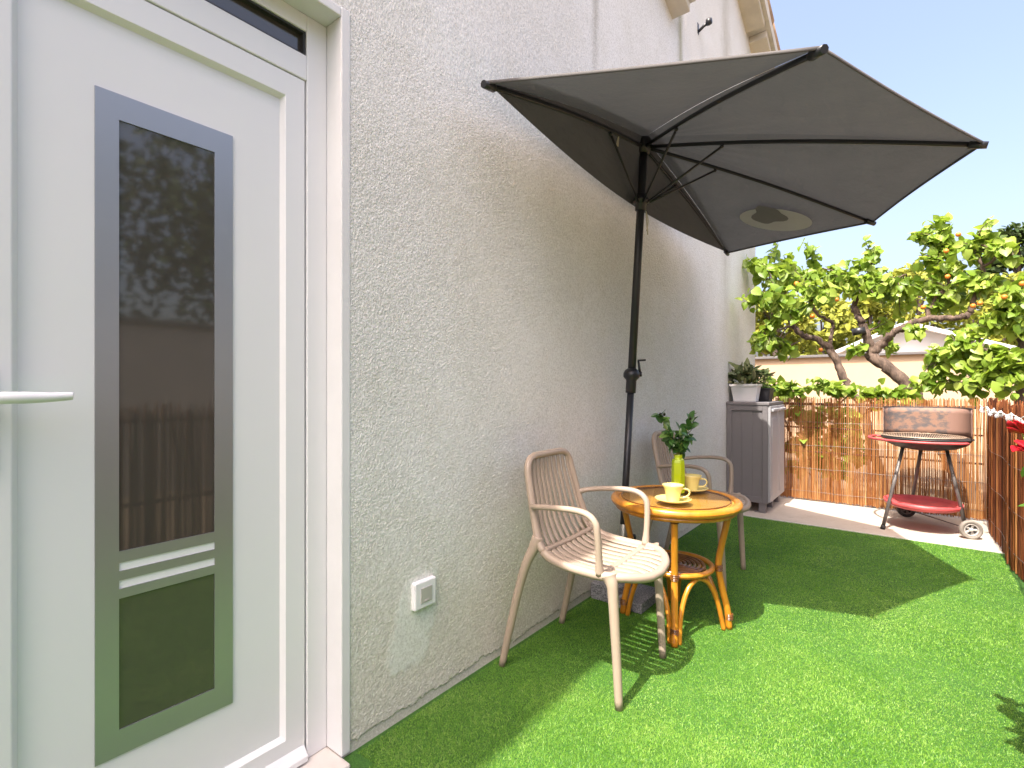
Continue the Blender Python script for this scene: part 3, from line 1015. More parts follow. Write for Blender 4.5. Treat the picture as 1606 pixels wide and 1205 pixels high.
# ------------------------------------------------------------------ fences
def reeds(x_of, L, h_lo, h_hi, pitch, rad, mat, name, parent, seed, base=0.012, jitter=0.0016, flat=1.0, rows=2, skip=0.0):
    """upright reeds along a line; x_of(s) gives the point of the line"""
    r = np.random.default_rng(seed)
    V, Fc, var = [], [], []
    n = 6
    s = 0.0
    o = 0
    Vs = []
    hs = []
    while s < L:
        s += pitch * r.uniform(0.7, 1.35)
        if r.random() < skip:
            continue
        rr = rad * r.uniform(0.65, 1.25)
        off = r.normal(0, jitter * 1.3)
        top = r.uniform(h_lo, h_hi) - (r.random() < 0.06) * r.uniform(0, 0.05)
        z0 = base + r.uniform(-0.008, 0.012)
        lean = r.normal(0, 0.006)
        bow = r.normal(0, 0.004)
        k = 4
        for i in range(k):
            t = i / (k - 1)
            cx, cy, nx, ny = x_of(s + lean * t + bow * math.sin(math.pi * t))
            cx += nx * off; cy += ny * off
            z = z0 + (top - z0) * t
            q = rr * (1.0 - 0.22 * t)
            for j in range(n):
                an = 2 * math.pi * j / n
                a, b = math.cos(an) * q, math.sin(an) * q * flat
                Vs.append((cx - ny * a + nx * b, cy + nx * a + ny * b, z))
        v = np.clip(r.beta(2.0, 2.0) , 0, 1)
        var += [v] * (k * n)
        for i in range(k - 1):
            for j in range(n):
                j2 = (j + 1) % n
                Fc.append((o + i * n + j, o + i * n + j2, o + (i + 1) * n + j2, o + (i + 1) * n + j))
        o += k * n
    return arr_obj(name, np.array(Vs), np.array(Fc), mat, parent, np.array(var), smooth=True)


XF0 = 0.02
rf = thing('reed_fence', (0.9, YF, 0), 'golden split reed screen across the end of the terrace, behind the barbecue', 'fence')
reeds(lambda s: (XF0 - 0.9 + s, 0.0, 0, 1), XR - XF0 + 0.015, 0.968, 0.995, 0.0038, 0.0026, M['reed'], 'reed_panel', rf, 21, jitter=0.002)
mb = MB()
for z in (0.09, 0.31, 0.53, 0.75, 0.905):
    for dyy in (-0.0065, 0.0065):
        pts = [(XF0 - 0.9 + t * (XR - XF0) / 14, dyy, z + 0.003 * math.sin(t * 1.7 + z * 9)) for t in range(15)]
        mb.tube(pts, 0.0011, 5)
mb.obj('wire', M['wire'], rf)
for z, rr in ((0.925, 0.013), (0.70, 0.008), (0.47, 0.009)):
    mb = MB(); mb.tube([(XF0 - 0.92, 0.022, z), (XR - 0.9, 0.022, z - 0.01)], rr, 8); mb.obj('rail', M['rail'], rf)

bf = thing('brushwood_fence', (XR + 0.02, 2, 0), 'red brown brushwood screen along the right side of the terrace', 'fence')
def right_line(s):
    y = YF + 0.03 - s
    return (0.014 * math.sin(y * 2.3) + 0.008 * math.sin(y * 7.1), y - 2, 1, 0)
reeds(right_line, 8.2, 0.94, 1.01, 0.0088, 0.0056, M['brush'], 'brushwood_panel', bf, 22, jitter=0.0045, flat=0.8)
reeds(right_line, 8.2, 0.90, 0.985, 0.014, 0.0050, M['reed'], 'reed_panel', bf, 23, jitter=0.004, skip=0.65)
mb = MB()
for z in (0.12, 0.36, 0.62, 0.88):
    pts = [(right_line(t * 0.12)[0] - 0.0115, right_line(t * 0.12)[1], z + 0.004 * math.sin(t * 0.9)) for t in range(68)]
    mb.tube(pts, 0.0012, 5)
mb.obj('wire', M['wire'], bf)
for z in (0.90, 0.45):
    mb = MB(); mb.tube([(0.032, YF - 2, z), (0.032, -4.6, z)], 0.012, 8); mb.obj('rail', M['rail'], bf)

# string of clear festoon bulbs along the top of the right fence
sl = thing('string_lights', (XR, 4.6, 0.93), 'string of small clear bulbs draped along the top of the brushwood fence', 'string lights')
pts = []
for i in range(61):
    y = 0.95 - i * 0.055
    pts.append((-0.028 + 0.006 * math.sin(i), y, 0.010 - 0.022 * abs(math.sin(i * 0.42))))
mb = MB(); mb.tube(pts, 0.003, 6); mb.obj('cable', M['cable'], sl)
bmb = MB()
bmb.lathe([(0.001, 0.0), (0.009, -0.002), (0.010, -0.016), (0.001, -0.017)], (0, 0, 0), 10)
bmb.cur = 1
bmb.ball((0, 0, -0.026), 0.013, 8)
b0 = None
for i in range(2, 60, 3):
    p = pts[i]
    if b0 is None:
        b0 = bmb.obj('bulb', [M['cable'], M['bulb']], sl)
        o = b0
    else:
        o = b0.copy(); COL.objects.link(o); o.parent = sl
    o.location = (p[0] - 0.006 + 0.01 * random.random(), p[1], p[2])
    o.rotation_euler = (random.uniform(-0.7, 0.7), random.uniform(-0.6, 0.6), 0)

# ------------------------------------------------------------------ armchairs
def make_chair():
    root = thing('armchair', (0, 0, 0), 'nearest sand coloured slatted plastic armchair, seat half in sun', 'armchair', 'slatted plastic armchairs at the round table')
    prof = smooth_path([(0.088, 0.803), (0.100, 0.74), (0.118, 0.66), (0.137, 0.58), (0.155, 0.52), (0.180, 0.474), (0.225, 0.447), (0.30, 0.434), (0.40, 0.430), (0.48, 0.432), (0.525, 0.426), (0.555, 0.410)], 8)
    d = np.r_[0, np.cumsum(np.linalg.norm(np.diff(prof, axis=0), axis=1))]
    L = d[-1]
    def P(s):
        return np.array([np.interp(s, d, prof[:, 0]), np.interp(s, d, prof[:, 1])])
    # half width of the shell along the profile
    def wid(s):
        u = s / L
        w = np.interp(u, [0, 0.30, 0.45, 0.60, 0.80, 1.0], [0.158, 0.180, 0.198, 0.205, 0.205, 0.205])
        c0 = 0.055
        if s < c0:
            w -= c0 - math.sqrt(max(0, c0 ** 2 - (c0 - s) ** 2))
        fr_ = 0.175
        if s > L - fr_:
            q = (s - (L - fr_)) / fr_
            w *= math.sqrt(max(0, 1 - q ** 2.6))
        return w
    # slight hollow of seat and back
    def X3(s, y):
        p = P(s)
        u = s / L
        t = (y / 0.2) ** 2
        back = np.interp(u, [0, 0.35, 0.55, 1], [1, 1, 0, 0])
        return np.array([p[0] - 0.020 * (1 - t) * back * np.interp(u, [0, 0.1], [0.6, 1]), y, p[1] - 0.012 * (1 - t) * (1 - back) * np.interp(u, [0.6, 0.95, 1], [1, 0.4, 0])])
    sb = np.interp(0.185, prof[:, 0], d)
    def srange(a, b, n):
        return np.linspace(a, b, n)
    parts = {'backrest': MB(), 'seat': MB()}
    # rim
    left = [X3(s, wid(s)) for s in np.r_[srange(0.0, 0.055, 8), srange(0.07, L - 0.18, 40), srange(L - 0.17, L, 22)]]
    ss = np.r_[srange(0.0, 0.055, 8), srange(0.07, L - 0.18, 40), srange(L - 0.17, L, 22)]
    kb = int(np.searchsorted(ss, sb))
    ups = left[:kb + 1]
    top = [X3(0, y) for y in np.linspace(-wid(0), wid(0), 9)][1:-1]
    mir = lambda p: np.array([p[0], -p[1], p[2]])
    path = [mir(p) for p in ups][::-1] + top + ups
    parts['backrest'].tube(path, 0.0145, 10)
    lows = left[kb:]
    path = lows + [mir(p) for p in lows][::-1][1:]
    parts['seat'].tube(path, 0.0165, 10, side=None)
    # slats
    N = 10
    for i in range(N):
        f = (i - (N - 1) / 2) / ((N - 1) / 2) * 0.90
        def line(a, b, n):
            out = []
            for s in srange(a, b, n):
                base = np.interp(s / L, [0, 0.30, 0.45, 0.60, 1.0], [0.158, 0.180, 0.198, 0.205, 0.205])
                out.append(X3(s, f * base * 0.985))
            return out
        y_end = f * 0.205
        send = L
        for s in srange(L - 0.175, L, 90):
            if wid(s) < abs(y_end) + 0.002:
                send = s; break
        w_hi = 0.0108
        parts['backrest'].tube(line(0.004, sb, 16), w_hi, 8, side=(0, 1, 0), aspect=0.42, power=0.6)
        parts['seat'].tube(line(sb, send - 0.002, 18), 0.0150, 8, side=(0, 1, 0), aspect=0.36, power=0.6)
    # cross ribs at the fold and under the arms
    for s, nm in ((sb, 'seat'), (np.interp(0.415, prof[:, 0], d), 'seat')):
        w = wid(s)
        parts[nm].tube([X3(s, y) + np.array([0, 0, 0.0012]) for y in np.linspace(-w, w, 13)], 0.0125, 8, side=(1, 0, 0), aspect=0.62, power=0.6)
    for nm, m in parts.items():
        m.obj(nm, M['taupe'], root)
    for sg in (-1, 1):
        a = MB()
        pth = smooth_path([(0.128, sg * 0.178, 0.622), (0.16, sg * 0.205, 0.630), (0.24, sg * 0.221, 0.641), (0.33, sg * 0.226, 0.646), (0.385, sg * 0.226, 0.638), (0.414, sg * 0.225, 0.612), (0.421, sg * 0.222, 0.57), (0.422, sg * 0.214, 0.50), (0.420, sg * 0.204, 0.435)], 6)
        a.tube(pth, np.interp(np.linspace(0, 1, len(pth)), [0, 0.1, 0.5, 0.9, 1], [0.013, 0.0105, 0.0115, 0.012, 0.016]), 10, aspect=1.15)
        a.obj('armrest', M['taupe'], root)
        l = MB()
        pth = smooth_path([(0.452, sg * 0.196, 0.436), (0.466, sg * 0.203, 0.405), (0.472, sg * 0.205, 0.34), (0.482, sg * 0.205, 0.18), (0.492, sg * 0.205, 0.0)], 6)
        l.tube(pth, np.interp(np.linspace(0, 1, len(pth)), [0, 0.13, 0.3, 1], [0.030, 0.0235, 0.0188, 0.0140]), 12)
        l.obj('leg', M['taupe'], root)
        l = MB()
        pth = smooth_path([(0.158, sg * 0.192, 0.515), (0.146, sg * 0.200, 0.475), (0.118, sg * 0.212, 0.41), (0.085, sg * 0.217, 0.30), (0.048, sg * 0.221, 0.15), (0.012, sg * 0.224, 0.0)], 6)
        l.tube(pth, np.interp(np.linspace(0, 1, len(pth)), [0, 0.15, 0.35, 1], [0.022, 0.0225, 0.0185, 0.0135]), 12)
        l.obj('leg', M['taupe'], root)
    return root


ch = make_chair()
ch.location = (0.002, 1.752, 0.004)
ch.rotation_euler = (0, 0, math.radians(1.5))
ch2 = copy_tree(ch)
ch2.location = (0.0, 3.005, 0.004)
ch2.rotation_euler = (0, 0, math.radians(0.5))
tag(ch2, 'farther sand coloured slatted plastic armchair, shaded, between the round table and the grey cabinet')

# ------------------------------------------------------------------ rattan table
TX, TY, TZ = 0.41, 2.312, 0.003
tb = thing('rattan_table', (TX, TY, TZ), 'round honey coloured rattan side table with glass top', 'table')
ZT = 0.556
mb = MB()
R0 = 0.270
mb.lathe([(R0 + 0.019 * math.cos(a), ZT + 0.019 * math.sin(a)) for a in np.linspace(0, 2 * math.pi, 15)], n=64)
mb.lathe([(R0 - 0.012 + 0.012 * math.cos(a), ZT - 0.026 + 0.012 * math.sin(a)) for a in np.linspace(0, 2 * math.pi, 11)], n=64)
mb.obj('rim', M['rattan'], tb)
mb = MB(); mb.lathe([(0.0005, ZT + 0.006), (0.258, ZT + 0.006), (0.258, ZT - 0.004), (0.0005, ZT - 0.004)], n=48, smooth=False); mb.obj('cane_panel', M['weave'], tb)
mb = MB(); mb.lathe([(0.0005, ZT + 0.0195), (0.236, ZT + 0.0195), (0.2385, ZT + 0.018), (0.2385, ZT + 0.0145), (0.236, ZT + 0.0135), (0.0005, ZT + 0.0135)], n=64, smooth=False); mb.obj('glass_top', M['glass_top'], tb)
mb = MB(); mb.lathe([(0.2385, ZT + 0.010), (0.2415, ZT + 0.0135), (0.2425, ZT + 0.0165), (0.2400, ZT + 0.0175), (0.2388, ZT + 0.0135)], n=64); mb.obj('glass_edging', M['rattan_dark'], tb)
# feet measured on the ground, legs waisted at the shelf
feet = [np.array(v) for v in ((0.496 - TX, 2.078 - TY), (0.630 - TX, 2.386 - TY), (0.316 - TX, 2.556 - TY), (0.184 - TX, 2.242 - TY))]
ang = [math.atan2(f[1], f[0]) for f in feet]
ZS = 0.268
lower_pts = []
for k, f in enumerate(feet):
    rf_ = np.linalg.norm(f)
    ca, sa = math.cos(ang[k]), math.sin(ang[k])
    pol = [(0.232, ZT - 0.022), (0.222, 0.47), (0.199, 0.36), (0.188, ZS + 0.02), (0.190, ZS - 0.02), (0.205, 0.17), (0.225, 0.08), (rf_, 0.0)]
    pth = smooth_path([(r * ca, r * sa, z) for r, z in pol], 5)
    l = MB(); l.tube(pth, 0.0145, 12); l.cur = 1
    for z, rr in ((ZS, 0.190), (0.055, 0.232), (ZT - 0.035, 0.231)):
        for q in range(4):
            zz = z + (q - 1.5) * 0.007
            l.lathe([(0.0150 + 0.003 * math.cos(a), zz + 0.003 * math.sin(a)) for a in np.linspace(0, 2 * math.pi, 7)], (rr * ca, rr * sa, 0), 14)
    l.obj('leg', [M['rattan'], M['rattan_dark']], tb)
for k in range(4):
    a0, a1 = ang[k], ang[(k + 1) % 4]
    if a1 < a0:
        a1 += 2 * math.pi
    am = (a0 + a1) / 2
    pts = []
    f0, f1 = feet[k], feet[(k + 1) % 4]
    e0, e1 = f0 * 0.98, f1 * 0.98
    t_ = (e1 - e0) / np.linalg.norm(e1 - e0)
    mid = (e0 + e1) / 2 * 0.98
    for u, z in ((0.02, 0.0), (0.03, 0.05), (0.055, 0.11), (0.13, 0.175), (0.25, 0.222), (0.5, 0.243), (0.75, 0.222), (0.87, 0.175), (0.945, 0.11), (0.97, 0.05), (0.98, 0.0)):
        p = e0 + (e1 - e0) * u
        p = p + t_ * (0.024 if u < 0.5 else -0.024 if u > 0.5 else 0) * (1 - abs(0.5 - u) * 0.2)
        sc = np.interp(z, [0, 0.1, 0.25], [1.0, 0.93, 0.86])
        pts.append((p[0] * sc, p[1] * sc, z))
    b = MB(); b.tube(smooth_path(pts, 5), 0.0105, 10)
    b.obj('arched_brace', M['rattan'], tb)
sh = MB()
for i, r in enumerate((0.028, 0.048, 0.068, 0.088, 0.108, 0.128)):
    sh.lathe([(r + 0.0082 * math.cos(a), ZS - 0.002 + 0.0075 * math.sin(a)) for a in np.linspace(0, 2 * math.pi, 9)], n=40)
for q in range(4):
    a = ang[q] + math.pi / 4
    sh.tube([(0.01 * math.cos(a), 0.01 * math.sin(a), ZS - 0.013), (0.165 * math.cos(a), 0.165 * math.sin(a), ZS - 0.013)], 0.007, 8)
shelf = sh.obj('shelf', M['rattan_dark'], tb)
sh = MB(); sh.lathe([(0.162 + 0.0125 * math.cos(a), ZS - 0.004 + 0.0125 * math.sin(a)) for a in np.linspace(0, 2 * math.pi, 12)], n=48)
sh.obj('shelf_rim', M['rattan'], shelf)

# cups, saucers, vase
def cup_set(x, y, z, rot, label_c, label_s):
    s = MB()
    s.lathe([(0.001, 0.004), (0.040, 0.004), (0.052, 0.006), (0.072, 0.014), (0.0765, 0.0165), (0.0775, 0.0145), (0.060, 0.005), (0.036, 0.0), (0.001, 0.0)], n=48)
    so = s.obj('saucer', M['cream']); so.location = (x, y, z)
    tag(so, label_s, 'saucer', 'yellow saucers on the table')
    c = thing('cup', (x, y, z + 0.0045), label_c, 'cup', 'yellow cups on the table', rot)
    m = MB()
    m.lathe([(0.001, 0.004), (0.022, 0.004), (0.024, 0.0), (0.0265, 0.001), (0.0265, 0.006), (0.030, 0.020), (0.034, 0.040), (0.039, 0.056), (0.0455, 0.0685), (0.0455, 0.0705), (0.0435, 0.0705), (0.037, 0.057), (0.031, 0.040), (0.027, 0.020), (0.022, 0.009), (0.001, 0.0085)], n=40)
    m.obj('body', M['cream'], c)
    m = MB()
    m.tube(smooth_path([(0.033, 0, 0.050), (0.046, 0, 0.055), (0.062, 0, 0.052), (0.069, 0, 0.040), (0.062, 0, 0.026), (0.048, 0, 0.018), (0.029, 0, 0.016)], 5), 0.0048, 10, side=(0, 1, 0), aspect=0.75)
    m.obj('handle', M['cream'], c)
ZTOP = TZ + ZT + 0.0198
c1, c2, vs = on(1055.5, 787, ZTOP), on(1085, 769.5, ZTOP), on(1063.5, 773, ZTOP)
cup_set(c1[0], c1[1], ZTOP, math.radians(20), 'sunlit yellow cup in front of the green vase', 'sunlit yellow saucer in front of the green vase')
cup_set(c2[0], c2[1], ZTOP, math.radians(20), 'shaded yellow cup to the right of the green vase', 'shaded yellow saucer to the right of the green vase')
va = thing('vase', (vs[0], vs[1], ZTOP), 'lime green six sided vase on the rattan table', 'vase', rotz=math.radians(12))
mb = MB()
mb.lathe([(0.001, 0.0), (0.029, 0.0), (0.0305, 0.004), (0.0315, 0.08), (0.030, 0.145), (0.027, 0.158), (0.0195, 0.163), (0.0195, 0.176), (0.0215, 0.181), (0.0195, 0.183), (0.017, 0.178), (0.017, 0.15), (0.001, 0.15)], n=6, smooth=False)
mb.obj('body', M['vase'], va, bevel=0.003, seg=3)

sp = thing('leaf_sprigs', (vs[0], vs[1], ZTOP + 0.15), 'dark green leafy sprigs standing in the lime green vase', 'plant')
def sprigs():
    r = np.random.default_rng(5)
    ends = []
    for (dx_px, dy_px, dep) in ((-28, -62, 0.01), (-20, -38, -0.03), (20, -56, 0.0), (8, -42, 0.04), (14, -30, -0.04), (-8, -30, 0.03), (26, -50, 0.03)):
        k = 2.35 / F
        ends.append(np.array([0, 0, 0.03]) + RV * dx_px * k + UV * (-dy_px) * k + FV * dep)
    st = MB()
    pos, lean = [], []
    br = MB()
    for e in ends:
        path = smooth_path([(0, 0, -0.14), (e[0] * 0.05, e[1] * 0.05, 0.03), (e[0] * 0.45, e[1] * 0.45, 0.03 + (e[2] - 0.03) * 0.5), tuple(e)], 6)
        st.tube(path, np.linspace(0.0030, 0.0014, len(path)), 6)
        for j in range(7, len(path)):
            if j % 2 == 0 or j > len(path) - 4:
                for q in range(3):
                    pos.append(path[j] + r.normal(0, 0.004, 3)); lean.append(e / np.linalg.norm(e) * 0.5)
    st.obj('stems', M['stem'], sp)
    pos = np.array(pos)
    o = leaves('leaves', pos, r.uniform(0.030, 0.055, len(pos)), M['dark_leaf'], sp, 'oval', 0.1, np.array(lean), 6)
    for e in (ends[0], ends[2], ends[0] + RV * 0.02):
        b = MB(); b.ball((0, 0, 0), 0.0062, 8, (1, 1, 1.5)); bo = b.obj('berry', M['berry'], sp)
        bo.location = e + np.array([0, 0, 0.010]); bo.rotation_euler = (0.4, 0.3, 0)
sprigs()

# ------------------------------------------------------------------ half parasol
HUB = at(1010, 228, 2.655)
BASE = np.array([0.075, 2.44, 0.06])
AX = (HUB - BASE) / np.linalg.norm(HUB - BASE)
ua = thing('parasol', tuple(BASE), 'dark grey half parasol leaning open against the wall', 'parasol')
def rel(p):
    return tuple(np.asarray(p) - BASE)
corners = [at(762, 128, 1.316), at(1289, 73, 1.694), at(1543, 223, 2.642), at(1369, 347, 3.603), at(1141, 396, 4.016)]
pl = HUB + AX * 0.02
def on_pole(z):
    t = (z - BASE[2]) / AX[2]
    return BASE + AX * t
# cloth: five edges, sagging between the ribs; the straight side towards the wall hangs a little
def cloth():
    apex = HUB + AX * 0.045
    NU, NV = 24, 36
    m = MB()
    for k in range(4):
        a, b = corners[k], corners[k + 1]
        vs, fs = [], []
        for i in range(NU + 1):
            u = i / NU
            for j in range(NV + 1):
                t = j / NV
                edge = a * (1 - t) + b * t
                pull = 0.014 * math.sin(math.pi * t)               # hem drawn in between the rib tips
                edge = edge + (apex - edge) * pull * 0.6
                p = apex * (1 - u) + edge * u
                crown = 0.05 * math.sin(math.pi * min(1, u * 1.02)) * 1.0
                p = p + AX * crown * 0.5 - AX * 0.030 * math.sin(math.pi * t) * math.sin(math.pi * u) * 0.6
                p = p + AX * 0.0035 * math.sin(31 * t + 6 * u + 3 * k) * math.sin(math.pi * t) * (1 - u) ** 2 * 3 * u
                p = p + AX * 0.006 * math.sin(9 * t + 4 * k) * u * (1 - u)
                vs.append(rel(p))
        for i in range(NU):
            for j in range(NV):
                q = i * (NV + 1) + j
                fs.append((q, q + 1, q + NV + 2, q + NV + 1))
        m.add(vs, fs, True)
    # back panel between the two wall-side ribs and a short straight drop
    a, b = corners[4], corners[0]
    wall_dir = np.array([-1.0, 0, 0])
    return m
m = cloth()
canopy = m.obj('canopy', M['fabric'], ua)
hm = MB()
for k in range(4):
    a, b = corners[k], corners[k + 1]
    apex = HUB + AX * 0.045
    pts = []
    for j in range(13):
        t = j / 12
        e = a * (1 - t) + b * t
        e = e + (apex - e) * 0.014 * math.sin(math.pi * t) * 0.6
        pts.append(rel(e - AX * 0.004))
    hm.tube(pts, 0.007, 6, side=tuple(AX), aspect=0.3)
hm.obj('hem', M['hem'], canopy)
# flap hanging on the wall side from the apex line down to the straight edge
flap = MB()
vs, fs = [], []
a, b = corners[0], corners[4]
apex = HUB + AX * 0.045
NJ = 24
for j in range(NJ + 1):
    t = j / NJ
    # the upper line follows the two wall-side ribs
    if t < 0.5:
        up, uu = a + (apex - a) * (t / 0.5), 1 - t / 0.5
    else:
        up, uu = apex + (b - apex) * ((t - 0.5) / 0.5), (t - 0.5) / 0.5
    up = up + AX * 0.025 * math.sin(math.pi * min(1, uu * 1.02))
    low = a * (1 - t) + b * t
    low = low - AX * 0.02 * math.sin(math.pi * t)
    for i in range(5):
        s_ = i / 4
        p = up * (1 - s_) + low * s_ + np.array([-0.10, 0, 0]) * math.sin(math.pi * t) * s_
        vs.append(rel(p))
for j in range(NJ):
    for i in range(4):
        q = j * 5 + i
        fs.append((q, q + 5, q + 6, q + 1))
flap.add(vs, fs, True)
flap.obj('wall_side_flap', M['fabric'], canopy)

pole = MB()
pole.tube([rel(on_pole(0.06)), rel(on_pole(1.19))], 0.0185, 16)
po = pole.obj('pole', M['black_metal'], ua)
pole = MB()
pole.tube([rel(on_pole(1.06)), rel(on_pole(2.0)), rel(HUB + AX * 0.04)], 0.0215, 16)
pole.obj('upper_pole', M['black_metal'], ua)
cz = on_pole(1.135)
ck = MB()
prof = [(0.0215, 1.05), (0.027, 1.052), (0.0275, 1.115), (0.030, 1.122), (0.042, 1.135), (0.043, 1.155), (0.036, 1.172), (0.0225, 1.182)]
rot = Vector((0, 0, 1)).rotation_difference(Vector(AX)).to_matrix().to_4x4()
for i, (r, z) in enumerate(prof):
    pass
ck.lathe([(r, z - 1.05) for r, z in prof], n=24)
ckm = ck.obj('crank_housing', M['black_metal'], ua, xf=Matrix.Translation(Vector(rel(on_pole(1.05)))) @ rot)
ch_ = MB()
q = on_pole(1.15)
ch_.tube([rel(q + RV * 0.030), rel(q + RV * 0.044), rel(q + RV * 0.040 + UV * 0.01)], 0.016, 10)
ch_.tube([rel(q + RV * 0.046), rel(q + RV * 0.036 + UV * 0.075)], [0.008, 0.006], 8, aspect=0.7)
ch_.tube([rel(q + RV * 0.033 + UV * 0.075), rel(q + RV * 0.075 + UV * 0.077)], 0.0055, 8)
ch_.obj('crank', M['black_metal'], ckm, xf=(Matrix.Translation(Vector(rel(on_pole(1.05)))) @ rot).inverted())
run_z = on_pole(2.095)
rn = MB()
rn.lathe([(0.023, -0.05), (0.030, -0.045), (0.030, -0.01), (0.045, -0.005), (0.045, 0.015), (0.030, 0.02), (0.030, 0.04), (0.023, 0.045)], n=20)
rn.obj('runner', M['black_metal'], ua, xf=Matrix.Translation(Vector(rel(run_z))) @ rot)
rn = MB()
rn.lathe([(0.023, -0.05), (0.036, -0.045), (0.040, -0.01), (0.040, 0.02), (0.030, 0.045), (0.001, 0.06)], n=20)
rn.obj('hub', M['black_metal'], ua, xf=Matrix.Translation(Vector(rel(HUB))) @ rot)
for k, c in enumerate(corners):
    rb = MB()
    a = HUB - AX * 0.010
    e = c - AX * 0.012
    L = np.linalg.norm(e - a)
    pts = []
    for i in range(9):
        t = i / 8
        p = a * (1 - t) + e * t + AX * 0.025 * math.sin(math.pi * t) * 0.9
        pts.append(rel(p))
    rb.tube(pts, 0.0095, 8, side=tuple(AX), aspect=0.62, power=0.6)
    o = rb.obj('rib', M['black_metal'], ua)
    tp = MB()
    dv = (e - a) / L
    tp.tube([rel(e - dv * 0.045), rel(e + dv * 0.012)], [0.015, 0.013], 8)
    tp.obj('tip_cap', M['black_metal'], o)
    st = MB()
    tj = 0.30
    j = a * (1 - tj) + e * tj + AX * 0.012
    st.tube([rel(run_z + dv * 0.035), rel(j - AX * 0.012)], 0.0062, 8)
    st.ball(rel(j - AX * 0.012), 0.010, 8)
    st.obj('strut', M['black_metal'], o)
# cord, tag and the round print that shows through the cloth
cd = MB()
q = run_z - AX * 0.05 + RV * 0.03
cd.tube(smooth_path([rel(q), rel(q - UV * 0.06 + RV * 0.004), rel(q - UV * 0.13 + RV * 0.010)], 5), 0.0028, 6)
cd.tube(smooth_path([rel(q), rel(q - UV * 0.05 + RV * 0.012), rel(q - UV * 0.11 + RV * 0.004)], 5), 0.0024, 6)
cd.obj('tie_cord', M['tag'], ua)
tg = MB()
g = at(967, 213, 2.35)
tg.add([rel(g - RV * 0.014), rel(g + RV * 0.014), rel(g + RV * 0.010 - UV * 0.055), rel(g - RV * 0.012 - UV * 0.05)], [(0, 1, 2, 3)], False)
tg.obj('care_tag', M['tag'], canopy, solid=0.001)
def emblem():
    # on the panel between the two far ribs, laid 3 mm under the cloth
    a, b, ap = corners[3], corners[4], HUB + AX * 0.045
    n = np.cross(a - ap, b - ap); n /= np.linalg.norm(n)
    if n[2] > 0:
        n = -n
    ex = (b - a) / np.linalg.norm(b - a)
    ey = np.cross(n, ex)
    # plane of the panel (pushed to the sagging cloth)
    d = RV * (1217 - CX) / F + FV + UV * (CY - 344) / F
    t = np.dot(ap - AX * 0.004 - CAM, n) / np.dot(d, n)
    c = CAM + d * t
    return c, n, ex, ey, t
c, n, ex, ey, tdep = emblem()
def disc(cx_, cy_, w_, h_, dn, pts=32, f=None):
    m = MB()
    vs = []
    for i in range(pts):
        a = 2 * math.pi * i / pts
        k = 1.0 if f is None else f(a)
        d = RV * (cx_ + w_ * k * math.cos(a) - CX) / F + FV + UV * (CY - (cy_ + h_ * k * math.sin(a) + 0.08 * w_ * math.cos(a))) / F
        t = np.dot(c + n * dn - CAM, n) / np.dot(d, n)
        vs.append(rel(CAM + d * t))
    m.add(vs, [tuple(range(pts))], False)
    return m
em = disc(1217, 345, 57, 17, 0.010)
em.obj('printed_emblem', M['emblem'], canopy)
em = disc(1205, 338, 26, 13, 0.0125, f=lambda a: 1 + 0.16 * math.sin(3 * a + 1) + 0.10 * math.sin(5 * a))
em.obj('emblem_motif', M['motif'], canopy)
# ------------------------------------------------------------------ parasol stand: granite slabs round a steel tube
stn = thing('parasol_stand', (BASE[0], BASE[1], 0), 'steel tube stand weighted with grey granite slabs at the wall', 'parasol stand')
mb = MB(); mb.box(-0.095, 0.055, -0.145, 0.15, 0.0025, 0.083); mb.obj('granite_slab', M['granite'], stn, bevel=0.005)
mb = MB(); mb.box(0.058, 0.190, -0.165, 0.075, 0.0025, 0.053); mb.obj('granite_slab', M['granite'], stn, bevel=0.005)
mb = MB(); mb.lathe([(0.0215, 0.084), (0.026, 0.084), (0.026, 0.36), (0.0215, 0.365)], n=20); mb.obj('tube', M['steel'], stn, xf=rot.copy())
mb = MB(); kq = np.array([0.0075, 0, 0.30]); mb.tube([kq + RV * 0.024, kq + RV * 0.055], [0.008, 0.008], 8); mb.tube([kq + RV * 0.05, kq + RV * 0.072], [0.018, 0.015], 10)
mb.obj('clamp_knob', M['black_metal'], stn)

# ------------------------------------------------------------------ cabinet
CXa, CXb, CYa, CYb = XW + 0.006, 0.312, 4.765, 5.385
cb = thing('storage_cabinet', (CXa, CYa, 0), 'grey plastic storage cabinet standing by the reed fence', 'cabinet')
w_, l_ = CXb - CXa, CYb - CYa
mb = MB()
z0, z1 = 0.085, 0.925
# carcass with a recessed, ribbed side
mb.box(0, w_, 0.012, l_, z0, z1)
t = 0.042
mb.box(0, t, 0, 0.0125, z0, z1); mb.box(w_ - t, w_, 0, 0.0125, z0, z1)
mb.box(t, w_ - t, 0, 0.0125, z0, z0 + 0.05); mb.box(t, w_ - t, 0, 0.0125, z1 - 0.045, z1)
mb.box(t + 0.085, t + 0.17, 0.008, 0.0122, z0 + 0.05, z1 - 0.045)
mb.obj('carcass', M['cab_dark'], cb, bevel=0.003)
mb = MB(); mb.box(-0.004, w_ + 0.012, -0.006, l_ + 0.006, z1 + 0.0005, 0.952); mb.obj('top', M['cab_dark'], cb, bevel=0.005)
for (ya, yb) in ((0.006, l_ / 2 - 0.002), (l_ / 2 + 0.002, l_ - 0.006)):
    mb = MB()
    mb.box(w_ + 0.0005, w_ + 0.020, ya, yb, z0 + 0.012, z1 - 0.006)
    mb.box(w_ + 0.0195, w_ + 0.024, ya + 0.05, yb - 0.05, z0 + 0.06, z1 - 0.11)
    d_ = mb.obj('door', M['cab_light'], cb, bevel=0.004)
    h = MB(); h.box(w_ + 0.020, w_ + 0.040, ya + 0.03, yb - 0.03, z1 - 0.055, z1 - 0.028); h.obj('handle', M['cab_light'], d_, bevel=0.006)
